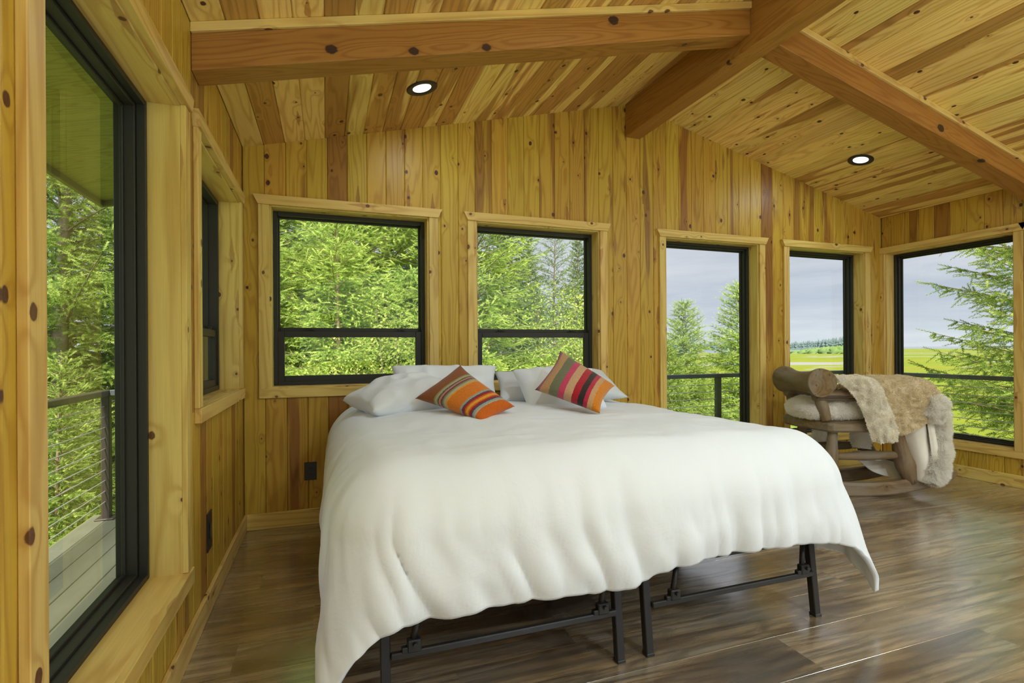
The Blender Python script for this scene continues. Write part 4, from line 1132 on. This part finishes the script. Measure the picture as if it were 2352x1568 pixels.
def cone_wood(name, items, mat, label, seg=7):
    V = []; T = []
    rg = np.random.default_rng(3)
    for (x, y, h, r) in items:
        for lay in range(3):
            b = len(V); z0 = GZ + h * (.05 + .28 * lay); rr = r * (1 - .28 * lay)
            for k in range(seg):
                an = 2 * math.pi * k / seg + rg.random(); q = rr * (.75 + .5 * rg.random()); V.append((x + q * math.cos(an), y + q * math.sin(an), z0 + h * .04 * rg.normal()))
            V.append((x, y, z0 + h * (.44 if lay < 2 else .42)))
            for k in range(seg): T.append((b + k, b + (k + 1) % seg, b + seg))
    o = new_obj(name, mesh_np(name, np.array(V), np.array(T)), None, mat); o['kind'] = 'stuff'; tag(o, label, 'trees'); return o
M_far = simple('hazy_far_forest', (0.11, 0.16, 0.15), .9, 0, .1)
M_mid = simple('shore_bushes', (0.15, 0.23, 0.07), .9, 0, .1)
rg = np.random.default_rng(12)
it = []
for k in range(1000):
    az = R(rg.uniform(33, 58)); 
    dd = rg.uniform(1500, 1800); h = rg.uniform(12, 19)
    f = max(0, min(1, (math.degrees(az) - 47.5) / 6)); h += 16 * f * (1 if math.degrees(az) < 54.5 else 0)
    if math.degrees(az) > 54.8: continue
    it.append((dd * math.sin(az), dd * math.cos(az), h, rg.uniform(3.5, 6)))
cone_wood('far_forest', it, M_far, 'dark spruce forest on the far shore of the water')
bk = [(1400 * math.sin(R(a)), 1400 * math.cos(R(a))) for a in np.linspace(30, 54.6, 20)]
V = []; F = []
for i, (x, y) in enumerate(bk): V += [(x, y, GZ), (x * 1.35, y * 1.35, GZ + 5)]
for i in range(len(bk) - 1): F.append((2 * i, 2 * i + 2, 2 * i + 3, 2 * i + 1))
fs = new_obj('far_shore', mesh_from('far_shore', V, F), None, M_far, kind='structure'); tag(fs, 'low dark far shore under the forest', 'shore')
def dome_belt(name, items, mat, label):
    V = []; T = []; rg = np.random.default_rng(9); seg = 8
    for (x, y, h, r) in items:
        b = len(V)
        for lay, (q, zq) in enumerate(((1.0, 0.0), (1.05, .35), (.75, .72), (.3, .95))):
            for k in range(seg):
                an = 2 * math.pi * k / seg + lay * .4; rr = r * q * rg.uniform(.75, 1.25)
                V.append((x + rr * math.cos(an), y + rr * math.sin(an), GZ + h * zq * rg.uniform(.85, 1.12)))
        for lay in range(3):
            for k in range(seg):
                a = b + lay * seg + k; c = b + lay * seg + (k + 1) % seg
                T.append((a, c, c + seg)); T.append((a, c + seg, a + seg))
        V.append((x, y, GZ + h))
        for k in range(seg): T.append((b + 3 * seg + k, b + 3 * seg + (k + 1) % seg, len(V) - 1))
    o = new_obj(name, mesh_np(name, np.array(V), np.array(T), True), None, mat); o['kind'] = 'stuff'; tag(o, label, 'bushes'); return o
it = []
for k in range(420):
    az = R(rg.uniform(49.3, 54.0) if k < 360 else rg.uniform(46.0, 49.5)); dd = rg.uniform(395, 450)
    f = min(1, max(0, (math.degrees(az) - 48) / 3))
    it.append((dd * math.sin(az), dd * math.cos(az), rg.uniform(1.2, 2.2) + rg.uniform(1.0, 3.2) * f, rg.uniform(1.5, 4)))
dome_belt('shore_bush_belt', it, M_mid, 'pale green belt of bushes along the water edge')

# ------------------------------------------------------------------ spruces and shrubs
def leaf_mat(name, dark, light, trans=0.42):
    m, t, b = mat_new(name)
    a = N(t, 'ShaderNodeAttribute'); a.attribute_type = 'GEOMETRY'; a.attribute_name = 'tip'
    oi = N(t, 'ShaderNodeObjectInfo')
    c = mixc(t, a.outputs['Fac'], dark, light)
    hs = N(t, 'ShaderNodeHueSaturation'); t.links.new(c, hs.inputs['Color'])
    t.links.new(mth(t, 'ADD', mth(t, 'MULTIPLY', oi.outputs['Random'], .35), .82), hs.inputs['Value'])
    t.nodes.remove(b)
    df = N(t, 'ShaderNodeBsdfDiffuse'); tr = N(t, 'ShaderNodeBsdfTranslucent'); mx = N(t, 'ShaderNodeMixShader'); mx.inputs[0].default_value = trans
    t.links.new(hs.outputs[0], df.inputs[0]); t.links.new(hs.outputs[0], tr.inputs[0]); t.links.new(df.outputs[0], mx.inputs[1]); t.links.new(tr.outputs[0], mx.inputs[2])
    out = [n for n in t.nodes if n.type == 'OUTPUT_MATERIAL'][0]; t.links.new(mx.outputs[0], out.inputs[0])
    return m
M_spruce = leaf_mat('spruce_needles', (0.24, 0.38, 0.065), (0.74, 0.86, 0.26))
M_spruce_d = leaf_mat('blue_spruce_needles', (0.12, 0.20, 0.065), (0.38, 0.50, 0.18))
M_leaf = leaf_mat('alder_leaves', (0.30, 0.46, 0.07), (0.74, 0.78, 0.24), .45)
M_bark = simple('grey_bark', (0.30, 0.25, 0.20), .9, 0, .1, bump=(30, .6, .02))
M_bark_p = simple('pinkish_bark', (0.46, 0.31, 0.22), .9, 0, .1, bump=(30, .5, .01))
def finger(rg, p, d, L, w, ntri):
    """one needle-clad twig: (V, tip) of ntri triangles"""
    k = np.arange(ntri); t = (k + .5) / ntri
    a = np.cross(d, rg.normal(size=3)); a /= np.linalg.norm(a) + 1e-9; b = np.cross(d, a)
    an = k * 2.399 + rg.random() * 6
    rad = a[None] * np.cos(an)[:, None] + b[None] * np.sin(an)[:, None]
    base = p[None] + d[None] * (t * L)[:, None]
    nl = w * (1.15 - .45 * t)[:, None]
    tipv = base + rad * nl + d[None] * nl * .9
    s = np.cross(rad, d[None]) * (w * .22)
    V = np.stack([base - s, base + s, tipv], 1).reshape(-1, 3)
    return V, np.repeat(t, 3)
def spruce_foliage(seed, H, base_r, nb, ntri=9, fl=.16, step=.085, low=.08, open_=0.0, w=.020, wide=.30):
    rg = np.random.default_rng(seed); VV = []; TT = []; WOOD = []
    for i in range(nb):
        f = (i + rg.random()) / nb; z = H * (low + (1 - low) * f ** 0.85)
        rel = (z / H - low) / (1 - low)
        Lb = base_r * (1 - rel) ** .75 * rg.uniform(.75, 1.12) + .10
        az = i * 2.399 + rg.normal() * .3
        dirv = np.array([math.cos(az), math.sin(az), 0]); sidev = np.array([-math.sin(az), math.cos(az), 0])
        up0 = rg.uniform(.05, .30) + rel * .5; droop = rg.uniform(.10, .32) * (1 - rel * .7)
        n = max(4, int(Lb / step))
        path = []
        for k in range(n + 1):
            s = k / n; path.append(np.array([0, 0, z]) + dirv * (Lb * s) + np.array([0, 0, Lb * (up0 * s - droop * 2 * s * s + droop * .9 * s ** 3)]))
        WOOD.append(path)
        for k in range(1, n + 1):
            s = k / n
            if s < open_: continue
            pk = path[k]; tg = path[k] - path[k - 1]; tg /= np.linalg.norm(tg)
            for sd in (-1, 1):
                ll = Lb * wide * (1 - s) ** .8 + fl * .6
                d = tg * .75 + sidev * sd * .8 + np.array([0, 0, -.12 + .1 * rg.normal()]); d /= np.linalg.norm(d)
                m = max(1, int(ll / (fl * .62)))
                for q in range(m):
                    u = q / m; pp = pk + d * (ll * u) + np.array([0, 0, -.18 * ll * u * u])
                    d2 = d + .55 * rg.normal(size=3) * np.array([1, 1, .6]) + np.array([0, 0, -.25 if rel < .75 else .2]); d2 /= np.linalg.norm(d2)
                    V, t = finger(rg, pp, d2, fl * rg.uniform(.7, 1.2), w, ntri)
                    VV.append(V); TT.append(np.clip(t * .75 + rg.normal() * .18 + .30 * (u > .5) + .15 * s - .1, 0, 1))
        V, t = finger(rg, path[-1], tg, fl * 1.1, w, ntri); VV.append(V); TT.append(np.clip(t + .1, 0, 1))
    V, t = finger(rg, np.array([0, 0, H * .97]), np.array([0, 0, 1.]), fl * 2.2, w, ntri); VV.append(V); TT.append(t)
    V = np.vstack(VV); T = np.arange(len(V)).reshape(-1, 3)
    return V, T, np.concatenate(TT), WOOD
def wood_mesh(name, H, r, WOOD, every=1):
    V = []; F = []
    def tb(pts, r0, r1, seg):
        b = len(V); n = len(pts)
        for i, p in enumerate(pts):
            t = np.array(pts[min(i + 1, n - 1)]) - np.array(pts[max(i - 1, 0)]); t /= np.linalg.norm(t) + 1e-9
            a = np.cross(t, [0.3, .1, 1] if abs(t[2]) < .9 else [1, 0, 0]); a /= np.linalg.norm(a); c = np.cross(t, a); rr = r0 + (r1 - r0) * i / (n - 1)
            for k in range(seg): V.append(p + rr * (a * math.cos(2 * math.pi * k / seg) + c * math.sin(2 * math.pi * k / seg)))
        for i in range(n - 1):
            for k in range(seg): F.append((b + i * seg + k, b + i * seg + (k + 1) % seg, b + (i + 1) * seg + (k + 1) % seg, b + (i + 1) * seg + k))
    tb([np.array([.03 * math.sin(z * 1.3), .03 * math.cos(z * .9) - .03, z]) for z in np.linspace(0, H, 14)], r, r * .08, 10)
    for path in WOOD[::every]: tb(path, max(.006, r * .11), .003, 4)
    return mesh_from(name, V, F, True)
VAR = {}
def variant(key, mat, bark, H, base_r, nb, r, **kw):
    V, T, tip, WD = spruce_foliage(kw.pop('seed'), H, base_r, nb, **kw)
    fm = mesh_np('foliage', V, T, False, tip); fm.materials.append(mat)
    wm = wood_mesh('trunk', H, r, WD); wm.materials.append(bark)
    VAR[key] = (fm, wm)
variant('near', M_spruce, M_bark, 8.0, 2.3, 150, .13, seed=1, ntri=34, fl=.17, step=.085, w=.022, wide=.40)
variant('young', M_spruce, M_bark_p, 6.0, 1.45, 140, .06, seed=2, ntri=28, fl=.14, step=.065, w=.020, wide=.42)
variant('bushy', M_spruce, M_bark, 6.0, 1.75, 190, .07, seed=6, ntri=22, fl=.16, step=.075, w=.026, wide=.42)
variant('mid', M_spruce_d, M_bark, 7.5, 1.9, 140, .10, seed=3, ntri=16, fl=.19, step=.10, w=.030, wide=.40)
variant('slim', M_spruce_d, M_bark, 9.0, 1.25, 230, .07, seed=4, ntri=17, fl=.18, step=.075, w=.036, wide=.42)
variant('open', M_spruce_d, M_bark, 9.0, 2.2, 110, .10, seed=5, ntri=14, fl=.21, step=.10, w=.036, open_=.08, wide=.38)
def tree(key, x, y, h, rz, label, group=None):
    """h = height of the top above the marsh"""
    t = thing('spruce_tree', label, 'tree', (x, y, GZ), group)
    fm, wm = VAR[key]; s = h / {'near': 8., 'young': 6., 'bushy': 6., 'mid': 7.5, 'slim': 9., 'open': 9.}[key]
    t.rotation_euler = (0, 0, rz); t.scale = (s, s, s)
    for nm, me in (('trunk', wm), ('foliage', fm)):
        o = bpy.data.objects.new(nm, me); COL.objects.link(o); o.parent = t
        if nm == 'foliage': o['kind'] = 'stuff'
    return t
# outside the big left window
tree('near', -3.05, 7.9, 9.5, .4, 'tall spruce with a grey trunk outside the big left window')
tree('near', -1.75, 8.3, 8.6, 2.1, 'dense bright green spruce behind the deck corner, right of the grey trunk')
tree('near', -4.6, 6.9, 9.0, 3.6, 'spruce at the far left beyond the left deck railing')
tree('mid', -4.4, 11.5, 11.0, 1.0, 'dark spruce deeper in the forest behind the big left window')
tree('young', -2.45, 6.3, 4.3, 5.0, 'low young spruce just beyond the left deck railing')
# behind the first double-hung window
tree('young', 0.12, 8.4, 7.0, 1.2, 'young spruce with a pinkish trunk in the middle of the first bedside window')
tree('near', -0.75, 9.6, 9.2, 4.4, 'broad spruce filling the left of the first bedside window')
tree('mid', 0.75, 12.0, 11.5, 2.7, 'tall dark spruce at the top of the first bedside window')
tree('near', 1.7, 9.8, 9.4, .8, 'wide yellowish spruce between the two bedside windows')
tree('mid', -1.4, 13.5, 12.0, 5.2, 'distant spruce between the left window and the first bedside window')
tree('near', -0.15, 11.0, 11.5, 2.2, 'tall spruce behind the pink trunked young spruce')
tree('near', 1.1, 10.4, 10.2, 5.9, 'tall bright spruce at the right of the first bedside window')
# behind the second double-hung window
tree('near', 2.45, 8.6, 7.9, 3.0, 'big bright spruce at the left of the second bedside window')
tree('slim', 4.70, 13.9, 10.4, .2, 'dark narrow spruce at the left edge of the sky in the second bedside window')
tree('slim', 7.05, 18.0, 8.7, 1.9, 'slender dark spire of a spruce against the sky in the second bedside window')
tree('open', 7.85, 17.4, 9.0, 2.9, 'tall open-branched spruce against the sky in the second bedside window')
tree('slim', 10.1, 20.0, 8.9, .9, 'small spruce spire at the right edge of the second bedside window')
tree('mid', 5.8, 14.2, 5.9, 4.0, 'shaded mid-height spruce below the spires in the second bedside window')
tree('mid', 8.3, 18.4, 6.0, 5.5, 'spruce behind the yellow shrub in the second bedside window')
# behind the tall windows
tree('bushy', 8.60, 11.05, 5.5, .6, 'pointed young spruce with a bare leader in the left tall window')
tree('bushy', 9.95, 10.6, 5.95, 2.2, 'bluish spruce at the right of the left tall window')
tree('bushy', 7.3, 10.0, 4.5, 3.3, 'lower spruce at the left edge of the left tall window')
tree('bushy', 6.9, 7.9, 3.3, 1.7, 'bushy low spruce under the railing of the left tall window')
tree('bushy', 8.6, 8.9, 3.3, 4.7, 'low spruce under the railing beside the post of the left tall window')
tree('bushy', 9.1, 7.5, 2.5, 3.9, 'small round spruce below the railing in the right tall window')
# right corner window
tree('young', 8.05, 3.62, 8.0, 1.3, 'large spruce reaching in from the right of the corner window')
tree('bushy', 8.1, 3.0, 3.5, 5.1, 'low spruce under the railing of the corner window')
tree('bushy', 10.4, 6.3, 2.3, 2.6, 'small spruce on the marsh edge seen through the corner window')

def shrub(x, y, h, seed, label, r=.9, n=1500, size=.042, group=None):
    rg = np.random.default_rng(seed); t = thing('leafy_shrub', label, 'shrub', (x, y, GZ), group)
    V = []; F = []; stems = []
    for k in range(9):
        a = rg.uniform(0, 6.28); q = rg.uniform(.15, 1) * r
        stems.append(spline([(0.08 * math.cos(a), .08 * math.sin(a), 0), (q * .4 * math.cos(a), q * .4 * math.sin(a), h * .45), (q * math.cos(a + .3), q * math.sin(a + .3), h * rg.uniform(.8, 1.0))], 12))
    b0 = 0
    for S in stems:
        for i, p in enumerate(S):
            rr = .022 * (1 - i / 13)
            for k in range(5): V.append(p + np.array([rr * math.cos(k * 1.2566), rr * math.sin(k * 1.2566), 0]))
        for i in range(11):
            for k in range(5): F.append((b0 + i * 5 + k, b0 + i * 5 + (k + 1) % 5, b0 + (i + 1) * 5 + (k + 1) % 5, b0 + (i + 1) * 5 + k))
        b0 = len(V)
    me = mesh_from('stems', V, F, True); me.materials.append(M_bark); o = bpy.data.objects.new('stems', me); COL.objects.link(o); o.parent = t
    Q = []
    for k in range(n * 6):
        S = stems[rg.integers(len(stems))]; p = S[rg.integers(3, 12)] + rg.normal(size=3) * np.array([.22, .22, .16]) * r
        Q.append(p)
    Q = np.array(Q); m = len(Q)
    d = rg.normal(size=(m, 3)) + np.array([0, 0, -.3]); d /= np.linalg.norm(d, axis=1)[:, None]
    s = np.cross(d, rg.normal(size=(m, 3))); s /= np.linalg.norm(s, axis=1)[:, None]
    L = size * rg.uniform(.6, 1.3, (m, 1))
    P = np.stack([Q, Q + d * L * .5 + s * L * .38, Q + d * L, Q + d * L * .5 - s * L * .38], 1).reshape(-1, 3)
    tip = np.repeat(np.clip(rg.normal(.5, .3, m), 0, 1), 4)
    fm = mesh_np('leaves', P, np.arange(4 * m).reshape(-1, 4), False, tip); fm.materials.append(M_leaf)
    o = bpy.data.objects.new('leaves', fm); COL.objects.link(o); o.parent = t; o['kind'] = 'stuff'
    return t
shrub(0.95, 7.3, 5.0, 1, 'leafy alder shrub at the right of the first bedside window', 1.0, 2600)
shrub(0.10, 6.3, 4.1, 2, 'leafy shrub along the bottom of the first bedside window', .8, 2000)
shrub(-0.35, 7.1, 4.0, 9, 'leafy shrub in the lower left corner of the first bedside window', .7, 1500)
shrub(3.95, 8.1, 5.5, 3, 'yellow green alder shrub at the lower right of the second bedside window', .95, 2600)
shrub(2.95, 7.2, 4.0, 4, 'leafy shrub low in the second bedside window behind the cushions', .8, 1800)
shrub(7.6, 4.9, 2.3, 6, 'yellow green shrub seen through the cables of the corner window railing', .8, 1500)
shrub(-2.3, 5.7, 2.7, 7, 'low leafy shrub beyond the left deck railing', .8, 1500)
shrub(7.3, 8.0, 2.5, 8, 'low yellowish shrub beyond the railing of the left tall window', .9, 1500)
